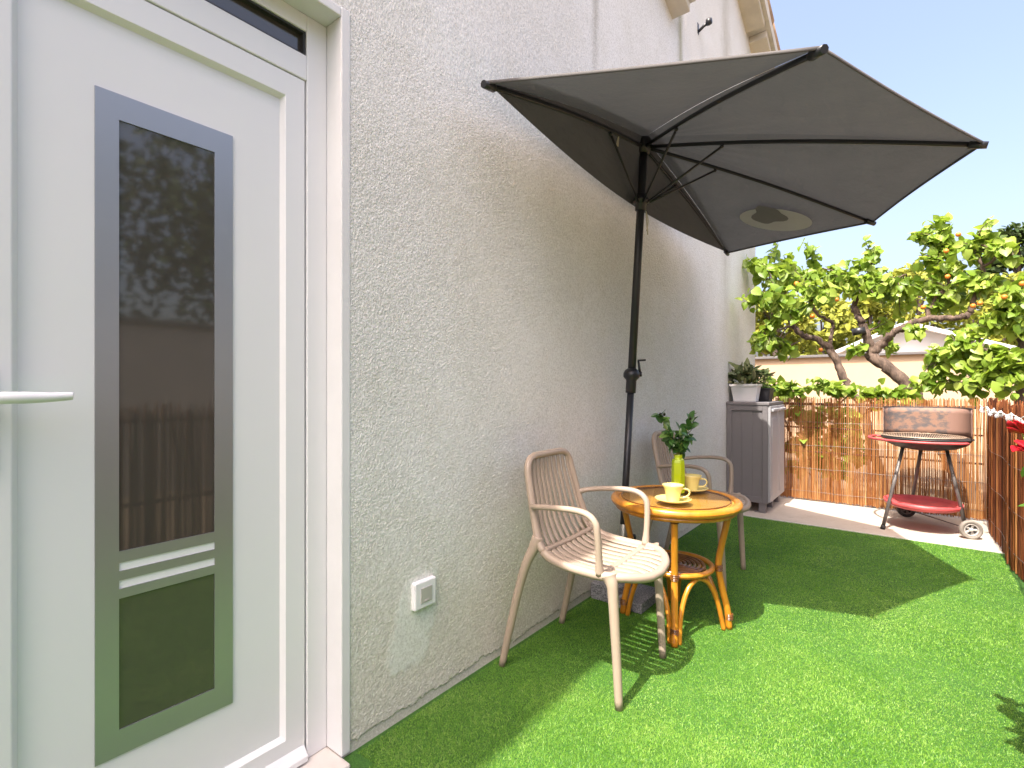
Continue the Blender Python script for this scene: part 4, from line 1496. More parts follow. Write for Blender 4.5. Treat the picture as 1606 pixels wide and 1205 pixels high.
for (xx, yy) in ((w_ - 0.075, 0.01), (w_ - 0.075, l_ / 2 - 0.03), (w_ - 0.075, l_ - 0.07), (0.02, 0.01), (0.02, l_ - 0.07)):
    mb = MB(); mb.box(xx, xx + 0.055, yy, yy + 0.05, 0.008, z0); mb.box(xx - 0.035, xx + 0.058, yy - 0.004, yy + 0.054, 0.0, 0.0078)
    mb.obj('foot', M['cab_dark'], cb, bevel=0.003)

# pots on the cabinet
pw = at(1170, 631, 4.93)
wp = thing('flower_pot', (pw[0], pw[1], 0.9522), 'white square plastic pot on the grey cabinet', 'pot', rotz=math.radians(45 + 4))
mb = MB()
k2 = math.sqrt(2)
mb.lathe([(0.001, 0.0), (0.086 * k2, 0.0), (0.090 * k2, 0.004), (0.108 * k2, 0.135), (0.118 * k2, 0.137), (0.119 * k2, 0.158), (0.112 * k2, 0.159), (0.104 * k2, 0.140), (0.001, 0.138)], n=4, smooth=False)
mb.obj('body', M['pot_white'], wp, bevel=0.012, seg=3)
mb = MB(); mb.lathe([(0.001, 0.150), (0.106 * k2, 0.1415)], n=4, smooth=False); mb.obj('soil', M['soil'], wp)
pp = thing('potted_plant', (pw[0], pw[1], 0.9522 + 0.14), 'grey green leafy plant growing in the white pot', 'plant')
r = np.random.default_rng(12)
pos, ln = [], []
st = MB()
for i in range(46):
    a = r.uniform(0, 2 * math.pi); q = r.uniform(0.0, 0.085)
    e = np.array([q * math.cos(a) * 1.3, q * math.sin(a) * 1.3, r.uniform(0.03, 0.13) * (1 - q * 4)])
    st.tube([(e[0] * 0.4, e[1] * 0.4, 0), (e[0] * 0.9, e[1] * 0.9, e[2] * 0.7), tuple(e * 1.25)], 0.0022, 5)
    for _ in range(5):
        pos.append(e + r.normal(0, 0.010, 3)); ln.append(np.array([math.cos(a) * q * 9, math.sin(a) * q * 9, 0.55]))
for (dx, dzz, up) in ((-0.03, 0.1, (-0.9, 0, 0.8)), (0.005, 0.1, (0.05, 0, 1.2)), (0.03, 0.09, (1.2, 0, 0.4)), (-0.08, 0.06, (-1, 0, 0.4)), (-0.10, 0.03, (-1, 0, 0.2))):
    pos.append(RV * dx + UV * dzz); ln.append((RV * up[0] + UV * up[2]) * 4)
st.obj('stems', M['stem'], pp)
sz = r.uniform(0.05, 0.085, len(pos)); sz[-5:] = (0.13, 0.12, 0.12, 0.10, 0.09)
leaves('leaves', np.array(pos) * 1.25, sz * 1.25, M['dull_leaf'], pp, 'lance', 0.1, np.array(ln), 13, spread=0.6)
pb_ = at(1199, 632, 5.17)
bp = thing('flower_pot', (pb_[0] - 0.02, pb_[1], 0.9522), 'black plastic pot behind the white pot on the cabinet', 'pot', rotz=math.radians(45))
mb = MB()
mb.lathe([(0.001, 0.0), (0.070 * k2, 0.0), (0.086 * k2, 0.11), (0.090 * k2, 0.112), (0.090 * k2, 0.122), (0.082 * k2, 0.122), (0.001, 0.11)], n=4, smooth=False)
mb.obj('body', M['pot_black'], bp, bevel=0.006)
pp2 = thing('potted_plant', (pb_[0] - 0.02, pb_[1], 0.9522 + 0.10), 'low green plant in the black pot on the cabinet', 'plant')
pos = r.normal(0, 0.045, (60, 3)); pos[:, 2] = np.abs(pos[:, 2]) * 1.0
st = MB()
for q in range(0, 60, 4):
    st.tube([(0, 0, 0), tuple(pos[q])], 0.002, 5)
st.obj('stems', M['stem'], pp2)
leaves('leaves', pos, r.uniform(0.03, 0.06, 60), M['bush_leaf'], pp2, 'oval', 0.1, np.array([0, 0, 0.6]), 14)

# ------------------------------------------------------------------ barbecue
BX, BY = 1.362, 5.005
bq = thing('barbecue', (BX, BY, 0), 'round charcoal barbecue with rusty windshield and red shelf on tripod legs', 'barbecue')
RB = 0.268
mb = MB()
mb.lathe([(0.001, 0.605), (0.10, 0.607), (0.19, 0.625), (0.245, 0.655), (RB, 0.690), (RB + 0.012, 0.695), (RB + 0.012, 0.700), (RB - 0.004, 0.700), (0.24, 0.668), (0.001, 0.625)], n=48)
mb.obj('bowl', M['bbq_black'], bq)
mb = MB()
mb.lathe([(0.252 + 0.004 * math.cos(a), 0.712 + 0.004 * math.sin(a)) for a in np.linspace(0, 2 * math.pi, 7)], (-0.02, -0.01, 0), 44)
for i in range(-23, 24):
    x = i * 0.0105
    hh = math.sqrt(max(0, 0.252 ** 2 - x * x))
    if hh > 0.02:
        mb.tube([(x - 0.02, -hh - 0.01, 0.7125), (x - 0.02, hh - 0.01, 0.7125)], 0.0027, 5)
mb.obj('grill_grate', M['grate'], bq)
# windshield: bent sheet round the back and the right
ws = MB()
aL, aR = math.radians(168), math.radians(-28)
th0, th1 = 0.702, 0.922
NA = 44
vs, fs = [], []
for i in range(NA + 1):
    t = i / NA
    a = aL + (aR - aL) * t
    q = 3.4
    ca, sa = math.cos(a), math.sin(a)
    rr = 0.262 / (abs(ca) ** q + abs(sa) ** q) ** (1 / q)
    for z in np.linspace(th0, th1, 6):
        vs.append((rr * ca, rr * sa * 0.92, z))
for i in range(NA):
    for j in range(5):
        k = i * 6 + j
        fs.append((k, k + 1, k + 7, k + 6))
ws.add(vs, fs, True)
ws.obj('windshield', M['rust'], bq, solid=0.003)
lp = MB()
def wall_pt(a, z, grow=0.0):
    q = 3.4
    ca, sa = math.cos(a), math.sin(a)
    rr = (0.262 + grow) / (abs(ca) ** q + abs(sa) ** q) ** (1 / q)
    return (rr * ca, rr * sa * 0.92, z)
lp.tube([wall_pt(aL + (aR - aL) * i / 40, th1 + 0.001) for i in range(41)], 0.004, 6)
lp.obj('windshield_rim', M['bbq_black'], bq)
# red carrying rail curving round the front
hn = MB()
pts = []
for i in range(25):
    a = math.radians(150) + math.radians(165) * i / 24
    rr = 0.335
    pts.append((rr * math.cos(a) - 0.02, rr * math.sin(a) * 1.0, 0.684))
pts = [(-0.24, 0.13, 0.674)] + pts + [(0.235, -0.14, 0.676)]
hn.tube(smooth_path(pts, 3), 0.0095, 10)
hn.obj('handle_rail', M['red_paint'], bq)
def leg(p, q, r0=0.0125):
    l = MB(); l.tube([p, q], r0, 10)
    return l.obj('leg', M['bbq_grey'], bq)
lf = np.array([1.105 - BX, 4.797 - BY, 0.0])
leg((-0.135, -0.085, 0.630), (lf[0], lf[1], 0.012))
mb = MB(); mb.tube([(lf[0] + 0.003, lf[1] + 0.002, 0.03), (lf[0] - 0.001, lf[1], 0.0)], [0.0155, 0.018], 10); mb.obj('foot_cap', M['bbq_black'], bq)
w1 = np.array([1.610 - BX, 4.872 - BY, 0.066])
w2 = np.array([1.243 - BX, 5.375 - BY, 0.066])
leg((0.12, -0.035, 0.630), tuple(w1 + np.array([-0.03, 0.03, 0.03])))
leg((-0.02, 0.15, 0.630), tuple(w2 + np.array([0.03, 0.0, 0.01])))
axd = (w1 - w2) / np.linalg.norm(w1 - w2)
mb = MB(); mb.tube([tuple(w2), tuple(w1)], 0.004, 8); mb.obj('axle', M['bbq_grey'], bq)
shf = MB()
shf.lathe([(0.001, 0.170), (0.190, 0.170), (0.228, 0.186), (0.236, 0.212), (0.241, 0.212), (0.236, 0.182), (0.195, 0.163), (0.001, 0.163)], n=48)
shf.obj('shelf', M['red_paint'], bq, xf=Matrix.Translation((-0.02, -0.0, 0.0)))
def wheel(p, tyre, hubm, R):
    # axis turned along the axle
    w = MB()
    w.lathe([(0.043, -0.014), (0.058, -0.019), (0.065, -0.016), (0.0665, 0.0), (0.065, 0.016), (0.058, 0.019), (0.043, 0.014), (0.040, 0.0), (0.043, -0.014)], n=36)
    mat = Matrix.Translation(Vector(p)) @ R
    wo_ = w.obj('wheel', M[tyre], bq, xf=mat)
    h = MB()
    h.lathe([(0.001, -0.017), (0.012, -0.017), (0.014, -0.012), (0.014, 0.012), (0.012, 0.017), (0.001, 0.017)], n=16)
    h.lathe([(0.0365, -0.0135), (0.0425, -0.0150), (0.0425, 0.0150), (0.0365, 0.0135), (0.0365, -0.0135)], n=36)
    for i in range(5):
        a = 2 * math.pi * i / 5 + 0.3
        ca, sa = math.cos(a), math.sin(a)
        h.tube([(0.010 * ca, 0.010 * sa, 0), (0.0385 * ca, 0.0385 * sa, 0)], [0.0085, 0.012], 8, side=(-sa, ca, 0), aspect=0.8)
    h.obj('hub', M[hubm], wo_)
    h = MB(); h.lathe([(0.001, -0.004), (0.037, -0.004), (0.037, 0.004), (0.001, 0.004)], n=24, smooth=False); h.obj('wheel_disc', M['bbq_black'], wo_)
wd = Vector((0.30, -0.95, 0)).normalized()
WR = Vector((0, 0, 1)).rotation_difference(wd).to_matrix().to_4x4()
wheel(tuple(w1), 'tyre', 'hub', WR)
wheel(tuple(w2), 'tyre_dark', 'bbq_grey', WR)

# ------------------------------------------------------------------ trees behind the fence
def limb(mb, pts, r0, r1, n=10, seed=0, knob=0.12):
    r = np.random.default_rng(seed)
    pth = smooth_path(pts, 6)
    m = len(pth)
    rad = np.linspace(r0, r1, m) * (1 + knob * r.normal(0, 0.6, m))
    pth = pth + r.normal(0, 0.006, pth.shape)
    mb.tube(pth, np.abs(rad), n)
    return pth


def crown_from(blobs, branches, seed, per_m=2100, depth=1.0, ysc=6.3):
    """leaf positions: twigs run from the nearest branch point into each clump"""
    r = np.random.default_rng(seed)
    BP = np.concatenate(branches)
    pos, lean, tw = [], [], MB()
    for (x, y, rp, Y) in blobs:
        c = at(x, y, Y)
        dist = np.dot(c - CAM, FV)
        rad = rp / F * dist
        nt_ = max(4, int(11 * (rad / 0.22) ** 1.7))
        for _ in range(nt_):
            v = r.normal(size=3); v /= np.linalg.norm(v)
            e = c + v * rad * r.random() ** 0.45 * np.array([1, depth, 1])
            # start from a branch point close to the clump
            dd = np.linalg.norm(BP - (c * 0.6 + e * 0.4), axis=1)
            i = np.argsort(dd)[:6][r.integers(0, 6)]
            s = BP[i]
            L = np.linalg.norm(e - s)
            m = s * 0.5 + e * 0.5 + np.array([0, 0, 0.10 * L]) + r.normal(0, 0.05 * L, 3)
            tw.tube([tuple(s), tuple(m), tuple(e)], [0.007, 0.0045, 0.002], 5, cap=False)
            nl = r.integers(9, 12)
            for q in range(nl):
                t = 1 - 0.75 * (q / nl) ** 1.1 * min(1.0, 0.32 / max(L, 0.05))
                p = (1 - t) ** 2 * s + 2 * t * (1 - t) * m + t * t * e + r.normal(0, 0.020, 3)
                pos.append(p); lean.append((e - s) / max(L, 1e-3) * 0.35)
    return np.array(pos), np.array(lean), tw


def fruits(tree, base, spots):
    for (x, y, Y) in spots:
        m = MB(); m.ball((0, 0, 0), 0.021, 10)
        o = m.obj('apricot', M['fruit'], tree)
        o.location = at(x, y, Y) - base


def shift(arrs, base):
    return [a - base for a in arrs]


def fruit_tree(name, label, base, trunk_sets, blobs, fruit, seed, barkm='bark', size=(0.052, 0.100), droop=0.8):
    t = thing(name, tuple(base), label, 'tree')
    tm = MB(); brs = []
    for k, (pts, r0, r1) in enumerate(trunk_sets):
        P = [at(*p) - base for p in pts]
        brs.append(limb(tm, P, r0 * 0.86, r1 * 0.86, 12, seed + k) + base)
    pos, ln, tw = crown_from(blobs, brs, seed)
    tm.add([tuple(np.array(v) - base) for v in tw.v], tw.f, True)
    tm.obj('trunk', M[barkm], t)
    r = np.random.default_rng(seed)
    o = leaves('crown', pos - base, r.uniform(size[0], size[1], len(pos)), M['apricot_leaf'], t, 'heart', droop, ln, seed + 50, spread=0.9)
    fruits(t, base, fruit)
    return t


b1 = at(1352, 640, 6.25); b1[2] = -0.02
t1 = fruit_tree('apricot_tree', 'apricot tree with thin leaning trunk and drooping leaves beside the house corner', b1,
    [([(1392, 790, 6.25), (1368, 700, 6.25), (1352, 640, 6.25), (1330, 605, 6.25), (1314, 570, 6.25), (1300, 543, 6.25)], 0.052, 0.040),
     ([(1302, 545, 6.25), (1280, 532, 6.2), (1256, 524, 6.15), (1243, 508, 6.12), (1236, 490, 6.1), (1240, 465, 6.1), (1262, 440, 6.1), (1285, 420, 6.05)], 0.038, 0.018),
     ([(1301, 545, 6.25), (1303, 525, 6.3), (1306, 508, 6.35), (1292, 498, 6.3), (1277, 487, 6.25), (1262, 452, 6.2), (1268, 425, 6.2)], 0.024, 0.012),
     ([(1243, 508, 6.12), (1222, 520, 6.0), (1200, 532, 5.95)], 0.014, 0.006),
     ([(1240, 465, 6.1), (1215, 440, 6.0), (1185, 415, 5.95)], 0.014, 0.005),
     ([(1285, 420, 6.05), (1300, 440, 6.2), (1330, 440, 6.3)], 0.014, 0.006),
     ([(1236, 490, 6.1), (1228, 478, 5.7), (1222, 470, 5.3), (1215, 476, 4.95)], 0.016, 0.005),
     ([(1262, 440, 6.1), (1268, 445, 5.6), (1275, 455, 5.2), (1285, 468, 4.95)], 0.016, 0.005),
     ([(1222, 470, 5.3), (1206, 505, 5.1), (1198, 530, 5.0)], 0.009, 0.004)],
    [(1178, 412, 16, 5.4), (1198, 414, 22, 5.5), (1243, 398, 30, 5.8), (1220, 432, 28, 5.4), (1262, 430, 32, 5.7), (1296, 438, 32, 6.0), (1178, 462, 15, 4.95), (1202, 462, 20, 4.95),
     (1232, 466, 26, 5.0), (1268, 466, 28, 5.0), (1300, 470, 22, 5.05), (1184, 540, 12, 4.95), (1205, 526, 18, 5.0), (1236, 550, 13, 5.2), (1245, 488, 15, 5.05), (1218, 500, 12, 5.0), (1306, 455, 20, 6.3), (1322, 430, 24, 6.3), (1275, 440, 18, 6.4)],
    [(1249, 445, 5.3), (1312, 470, 6.0), (1274, 496, 5.0), (1287, 549, 6.0)], 101)

b2 = at(1438, 622, 6.45); b2 = at(1462, 690, 6.45); b2[2] = -0.02
t2 = fruit_tree('apricot_tree', 'largest apricot tree with thick forked trunk leaning left above the reed fence', b2,
    [([(1560, 860, 6.5), (1526, 790, 6.5), (1488, 715, 6.45), (1450, 650, 6.45), (1425, 608, 6.45), (1392, 577, 6.45), (1360, 553, 6.45)], 0.105, 0.058),
     ([(1368, 562, 6.45), (1362, 535, 6.45), (1354, 512, 6.45), (1346, 495, 6.45), (1340, 478, 6.5), (1352, 452, 6.5), (1365, 420, 6.55), (1366, 398, 6.55)], 0.054, 0.014),
     ([(1366, 556, 6.45), (1385, 538, 6.45), (1402, 522, 6.4), (1424, 510, 6.4), (1452, 501, 6.4), (1480, 500, 6.35), (1510, 497, 6.35), (1521, 490, 6.35), (1528, 470, 6.35), (1539, 445, 6.35), (1541, 420, 6.3), (1530, 395, 6.3), (1536, 362, 6.3)], 0.048, 0.012),
     ([(1452, 501, 6.4), (1466, 470, 6.4), (1488, 440, 6.4), (1484, 400, 6.4), (1476, 372, 6.4)], 0.022, 0.008),
     ([(1365, 430, 6.5), (1390, 440, 6.5), (1420, 430, 6.5)], 0.014, 0.006),
     ([(1541, 420, 6.3), (1565, 405, 6.2), (1590, 400, 6.1)], 0.016, 0.006)],
    [(1366, 392, 13, 6.5), (1345, 425, 24, 6.4), (1362, 450, 30, 6.4), (1398, 440, 32, 6.45), (1384, 478, 22, 6.8), (1425, 452, 30, 6.6), (1418, 482, 18, 6.8), (1336, 455, 14, 6.6),
     (1440, 372, 14, 6.4), (1462, 362, 18, 6.4), (1484, 352, 16, 6.4), (1478, 385, 24, 6.4), (1456, 415, 26, 6.4), (1492, 420, 28, 6.4), (1512, 385, 28, 6.35), (1545, 358, 20, 6.3), (1532, 400, 26, 6.3), (1562, 375, 24, 6.25),
     (1585, 395, 22, 6.15), (1450, 452, 24, 6.4), (1485, 465, 26, 6.4), (1520, 440, 28, 6.35), (1545, 455, 24, 6.3), (1500, 472, 14, 6.6), (1384, 512, 11, 6.75), (1444, 524, 9, 6.3), (1400, 545, 8, 6.7), (1335, 548, 7, 6.3)],
    [(1484, 394, 6.15), (1486, 434, 6.15), (1526, 480, 6.15), (1503, 368, 6.15), (1448, 482, 6.2), (1537, 476, 6.15)], 201)
mb = MB(); pc = at(1346, 520, 6.38) - b2; mb.tube([tuple(pc + UV * -0.03 + RV * 0.012), tuple(pc + UV * 0.035 - RV * 0.004)], [0.064, 0.058], 12, aspect=1.0); mb.obj('tape_wrap', M['tape'], t2)

b3 = at(1603, 720, 6.2); b3[2] = -0.02
t3 = fruit_tree('apricot_tree', 'apricot tree with upright dark trunk at the right edge of the photo', b3,
    [([(1606, 830, 6.2), (1603, 700, 6.2), (1601, 620, 6.2), (1602, 560, 6.2), (1610, 510, 6.2), (1606, 460, 6.2)], 0.062, 0.03),
     ([(1602, 565, 6.2), (1580, 548, 6.15), (1560, 552, 6.1), (1535, 545, 6.05), (1505, 545, 6.1), (1480, 560, 6.15)], 0.026, 0.008),
     ([(1600, 600, 6.2), (1575, 580, 6.1), (1545, 590, 6.1), (1515, 600, 6.1)], 0.020, 0.007),
     ([(1602, 540, 6.2), (1585, 510, 6.15), (1584, 490, 6.1)], 0.02, 0.01)],
    [(1590, 445, 22, 6.1), (1570, 470, 24, 6.05), (1600, 470, 24, 6.0), (1575, 500, 26, 6.05), (1545, 505, 26, 6.1), (1600, 510, 24, 6.0), (1520, 520, 22, 6.1), (1498, 540, 22, 6.15), (1530, 550, 26, 6.1), (1475, 560, 20, 6.15),
     (1500, 572, 26, 6.2), (1462, 582, 18, 6.2), (1540, 582, 26, 6.1), (1568, 560, 22, 6.0), (1480, 604, 22, 6.2), (1515, 608, 24, 6.2), (1553, 610, 24, 6.1), (1585, 606, 20, 6.0), (1440, 605, 14, 6.2), (1600, 560, 16, 5.95), (1570, 590, 20, 6.0)],
    [(1575, 466, 5.9), (1603, 445, 5.9)], 301, 'bark_dark')
# climbing plant leaning over the rear fence from behind
b4 = at(1270, 720, 5.85); b4[2] = -0.02
t4 = thing('climbing_shrub', tuple(b4), 'broad leaved shrub showing through and above the reed fence beside the cabinet', 'shrub')
vp = [[(1290, 800, 5.8), (1270, 720, 5.75), (1262, 660, 5.75), (1250, 620, 5.8)], [(1300, 800, 5.9), (1305, 720, 5.85), (1320, 650, 5.8), (1300, 605, 5.8)], [(1270, 720, 5.85), (1240, 680, 5.8), (1225, 640, 5.8), (1215, 610, 5.8)],
      [(1305, 720, 5.85), (1350, 660, 5.85), (1385, 620, 5.85)]]
tm = MB(); brs = []
for k, pts in enumerate(vp):
    brs.append(limb(tm, [at(*p) - b4 for p in pts], 0.013, 0.006, 8, 400 + k) + b4)
pos, ln, tw = crown_from([(1210, 600, 14, 5.8), (1232, 606, 16, 5.8), (1258, 604, 18, 5.8), (1288, 600, 20, 5.8), (1315, 608, 16, 5.8), (1340, 612, 12, 5.8), (1375, 616, 10, 5.85), (1402, 616, 13, 5.85), (1425, 618, 10, 5.85),
    (1245, 650, 22, 5.72), (1262, 690, 22, 5.70), (1300, 655, 26, 5.72), (1320, 690, 22, 5.70), (1285, 720, 20, 5.70), (1335, 650, 18, 5.72), (1240, 700, 20, 5.70), (1315, 735, 16, 5.70),
    (1275, 655, 22, 5.70), (1300, 700, 20, 5.68), (1250, 740, 18, 5.70), (1345, 690, 14, 5.70), (1280, 690, 18, 5.68), (1350, 720, 12, 5.70)], brs, 411)
tm.add([tuple(np.array(v) - b4) for v in tw.v], tw.f, True)
tm.obj('stems', M['bark_dark'], t4)
leaves('foliage', pos - b4, np.random.default_rng(5).uniform(0.055, 0.095, len(pos)), M['apricot_leaf'], t4, 'heart', 0.6, ln, 412, spread=0.9)

# ------------------------------------------------------------------ buildings behind
YG = 12.0
gw = thing('garden_building', (0.3, YG, 0), 'low cream rendered building with grey coping behind the apricot trees', 'building')
zt = at(1300, 556, YG)[2]
mb = MB(); mb.box(-4.0, 5.6, 0, 4.5, -0.02, zt - 0.06); mb.obj('wall', M['cream_wall'], gw)
mb = MB(); mb.box(-4.1, 5.7, -0.08, 4.6, zt - 0.0595, zt - 0.005); mb.obj('coping', M['coping'], gw, bevel=0.01)
YH = 19.0
wh = thing('house', tuple(at(1425, 608, YH) * np.array([1, 1, 0])), 'white gabled house with pale roof far behind the apricot trees', 'house')
ap = at(1422, 506, YH); lo = at(1325, 545, YH); ro = at(1512, 527, YH)
ox = at(1425, 608, YH)[0]
mb = MB()
xl, xa, xr_ = lo[0] - ox, ap[0] - ox, ro[0] - ox + 0.6
mb.add([(xl, 0, 0), (xr_, 0, 0), (xr_, 0, ro[2] - 0.25), (xa, 0, ap[2] - 0.12), (xl, 0, lo[2] - 0.12), (xl, 7, 0), (xr_, 7, 0), (xr_, 7, ro[2] - 0.25), (xa, 7, ap[2] - 0.12), (xl, 7, lo[2] - 0.12)],
       [(0, 1, 2, 3, 4), (9, 8, 7, 6, 5), (0, 5, 6, 1), (1, 6, 7, 2), (4, 3, 8, 9), (3, 2, 7, 8), (0, 4, 9, 5)], False)
mb.obj('wall', M['white_wall'], wh)
mb = MB()
for (xa0, za0, xb0, zb0) in ((xl - 0.4, lo[2] - 0.2, xa, ap[2]), (xr_ + 0.4, ro[2] - 0.38, xa, ap[2])):
    mb.add([(xa0, -0.5, za0), (xb0, -0.5, zb0), (xb0, 7.5, zb0), (xa0, 7.5, za0), (xa0, -0.5, za0 - 0.11), (xb0, -0.5, zb0 - 0.11), (xb0, 7.5, zb0 - 0.11), (xa0, 7.5, za0 - 0.11)],
           [(0, 1, 2, 3), (7, 6, 5, 4), (0, 4, 5, 1), (3, 2, 6, 7), (0, 3, 7, 4), (1, 5, 6, 2)], False)
mb.obj('roof', M['roof_white'], wh)

# ------------------------------------------------------------------ far trees
def far_tree(x, ytop, Y, wpx, label, mat, seed, leaf=0.28, n=1500, name='pine_tree', ybot=None, group='trees behind the white house', base_z=0.0, flat=1.0):
    top = at(x, ytop, Y)
    dist = np.dot(top - CAM, FV)
    rad = wpx / F * dist
    h = top[2] - base_z
    base = np.array([top[0], top[1], base_z])
    t = thing(name, tuple(base), label, 'tree', group)
    r = np.random.default_rng(seed)
    tm = MB()
    limb(tm, [(0, 0, -0.2), (r.normal(0, 0.1), 0, h * 0.35), (r.normal(0, 0.15), 0, h * 0.8)], 0.03 * h, 0.008 * h, 8, seed)
    pos, ln = [], []
    nb = 26
    for i in range(nb):
        u = r.random()
        zz = h * (0.28 + 0.66 * u)
        wr = rad * math.sin(math.pi * min(1, (0.12 + 0.80 * u) ** 0.9)) * r.uniform(0.45, 1.0)
        a = r.uniform(0, 2 * math.pi)
        c = np.array([wr * math.cos(a), wr * math.sin(a), zz])
        limb(tm, [(0, 0, zz * 0.75), c * np.array([0.5, 0.5, 0.93]), tuple(c)], 0.008 * h, 0.003 * h, 5, seed + i)
        m = n // nb
        v = r.normal(size=(m, 3)); v /= np.linalg.norm(v, axis=1)[:, None]
        cr = rad * r.uniform(0.20, 0.36)
        p = c + v * (cr * r.random((m, 1)) ** 0.35) * np.array([1, 1, 0.62 * flat])
        pos.append(p); ln.append(v * 0.8)
    tm.obj('trunk', M['bark_dark'], t)
    pos = np.concatenate(pos); ln = np.concatenate(ln)
    leaves('crown', pos, r.uniform(leaf * 0.6, leaf * 1.3, len(pos)), mat, t, 'oval', -0.1, ln, seed + 9)
    return t


far = [(1215, 455, 27, 60, 'yellow green pine right beside the corner of the house'),
       (1290, 470, 30, 70, 'yellow green pine rising behind the thin leaning apricot trunk'),
       (1365, 462, 33, 70, 'yellow green pine behind the taped apricot branch'),
       (1440, 405, 36, 75, 'tall yellow green pine showing above the middle of the apricot trees'),
       (1520, 430, 38, 70, 'yellow green pine behind the right part of the largest apricot tree')]
for i, (x, yt, Y, wp_, lab) in enumerate(far):
    far_tree(x, yt, Y, wp_, lab, M['pine_leaf'], 500 + i * 20, leaf=0.34, n=2200)
far_tree(1600, 345, 44, 60, 'dark pine on the hillside at the right edge of the photo', M['hedge_leaf'], 640, leaf=0.45, n=2600, base_z=2.0, group='dark pines on the hillside')
far_tree(1650, 330, 47, 70, 'tall dark pine farther right on the hillside', M['hedge_leaf'], 660, leaf=0.45, n=2400, base_z=2.0, group='dark pines on the hillside')
far_tree(1572, 425, 41, 45, 'small yellow green pine in front of the dark pines', M['pine_leaf'], 680, leaf=0.34, n=1700, base_z=1.0, group='trees behind the white house')

# ------------------------------------------------------------------ across the terrace, seen mirrored in the door
yw = thing('yard_wall', (4.6, 1.0, 0), 'grey yard wall behind the brushwood fence, mirrored in the door glass', 'wall')
mb = MB(); mb.box(0, 0.2, -7, 8, -0.02, 1.72); mb.obj('wall', M['grey_wall'], yw)
mb = MB(); mb.box(-0.03, 0.23, -7.02, 8.02, 1.7205, 1.78); mb.obj('coping', M['coping'], yw, bevel=0.01)
def hedge_tree(x, y, h, rad, label, seed):
    t = thing('broadleaf_tree', (x, y, 0), label, 'tree', 'trees beyond the yard wall')
    r = np.random.default_rng(seed)
    tm = MB(); limb(tm, [(0, 0, -0.1), (0.1, 0, h * 0.4), (0, 0.1, h * 0.7)], 0.12, 0.05, 8, seed); tm.obj('trunk', M['bark_dark'], t)
    v = r.normal(size=(5200, 3)); v /= np.linalg.norm(v, axis=1)[:, None]
    cl = r.normal(size=(22, 3)); cl /= np.linalg.norm(cl, axis=1)[:, None]
    c = cl * rad * r.uniform(0.3, 0.8, (22, 1)); c[:, 2] = c[:, 2] * 0.85 + h * 0.54
    p = c[r.integers(0, 22, 5200)] + v * rad * 0.38 * r.random((5200, 1)) ** 0.4
    leaves('crown', p, r.uniform(0.09, 0.17, 5200), M['hedge_leaf'], t, 'oval', 0.2, v * 0.6, seed + 3)
for i, (x, y, h, rad, lab) in enumerate([(6.6, -2.6, 5.6, 2.4, 'leafy tree beyond the yard wall, left one in the door reflection'), (6.9, 0.7, 6.4, 2.7, 'tall leafy tree beyond the yard wall, middle of the door reflection'), (6.5, 3.9, 5.2, 2.2, 'leafy tree beyond the yard wall, right one in the door reflection')]):
    hedge_tree(x, y, h, rad, lab, 700 + i * 10)

# red flowering bush in a pot, leaning into the picture at the right
fbx = (1.63, 1.62)
fp = thing('plant_pot', (fbx[0], fbx[1], 0.003), 'terracotta pot by the brushwood fence at the right edge', 'pot')
mb = MB(); mb.lathe([(0.001, 0), (0.075, 0), (0.10, 0.17), (0.112, 0.172), (0.114, 0.205), (0.104, 0.206), (0.098, 0.18), (0.001, 0.178)], n=32); mb.obj('body', M['terracotta'], fp)
mb = MB(); mb.lathe([(0.001, 0.186), (0.097, 0.183)], n=24); mb.obj('soil', M['soil'], fp)
fb = thing('flowering_bush', (fbx[0], fbx[1], 0.18), 'bush with red flowers leaning into the right edge of the photo', 'plant')
base = np.array([fbx[0], fbx[1], 0.18])
r = np.random.default_rng(31)
st = MB(); pos, ln = [], []
fl = [at(1603, 680, 1.84), at(1616, 712, 1.80), at(1640, 640, 1.7), at(1660, 720, 1.6)]
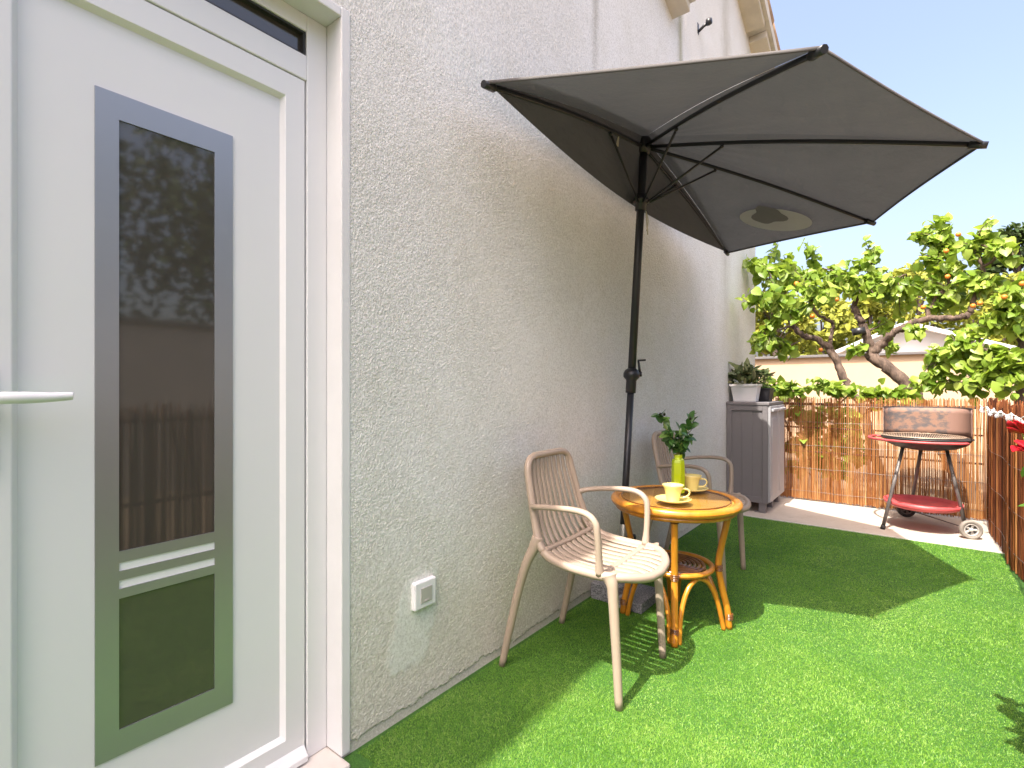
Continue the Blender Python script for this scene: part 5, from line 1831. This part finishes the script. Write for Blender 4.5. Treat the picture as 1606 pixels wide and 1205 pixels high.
tips = fl + [at(1612, 655, 1.85), np.array([1.60, 1.6, 1.35]), np.array([1.66, 1.75, 1.42]), np.array([1.55, 1.4, 1.2]), np.array([1.66, 1.45, 1.1]), np.array([1.62, 1.9, 1.25]) + RV * 0.12, np.array([1.69, 1.8, 0.8]), np.array([1.68, 1.55, 0.7])]
for e in tips:
    e = e - base
    st.tube(smooth_path([(0, 0, 0), (e[0] * 0.25, e[1] * 0.25, e[2] * 0.5), tuple(e)], 5), np.linspace(0.006, 0.002, 11), 6)
    for q in range(16):
        t = r.uniform(0.45, 0.99) if q > 1 else 0.98
        pos.append(np.array([e[0] * t ** 1.6, e[1] * t ** 1.6, e[2] * t]) + r.normal(0, 0.02, 3) + np.array([0.01, -0.01, 0])); ln.append(e * 0.3)
st.obj('stems', M['stem'], fb)
pos = np.array(pos)
pr = (pos + base - CAM)
px = CX + F * (pr @ RV) / (pr @ FV)
py = CY - F * pr[:, 2] / (pr @ FV)
keep = (px > 1622) | ((px > 1598) & (py < 640) & (py > 600))
leaves('leaves', pos[keep], r.uniform(0.045, 0.075, keep.sum()), M['bush_leaf'], fb, 'oval', 0.3, np.array(ln)[keep], 33)
for e in fl:
    pm = MB()
    for i in range(9):
        a = 2 * math.pi * i / 9 + r.normal(0, 0.2)
        up = r.uniform(0.1, 0.9)
        d = np.array([math.cos(a), math.sin(a), up]); d /= np.linalg.norm(d)
        s_ = np.array([-math.sin(a), math.cos(a), 0])
        n_ = np.cross(d, s_)
        L = r.uniform(0.030, 0.042)
        vs = []
        for (u, w) in ((0.05, 0.15), (0.5, 0.55), (0.85, 0.6), (1.0, 0.3)):
            for sd in (-1, 0, 1):
                vs.append(d * L * u + s_ * L * w * sd + n_ * L * (0.18 * abs(sd) - 0.25 * u * u + 0.05 * r.normal()))
        pm.add(vs, [(i * 3 + j, i * 3 + j + 1, i * 3 + j + 4, i * 3 + j + 3) for i in range(3) for j in range(2)], True)
    fo_ = pm.obj('flower', M['petal'], fb, solid=0.0008)
    fo_.location = e - base
    fo_.rotation_euler = (r.uniform(-0.8, 0.8), r.uniform(-0.8, 0.8), r.uniform(0, 6))
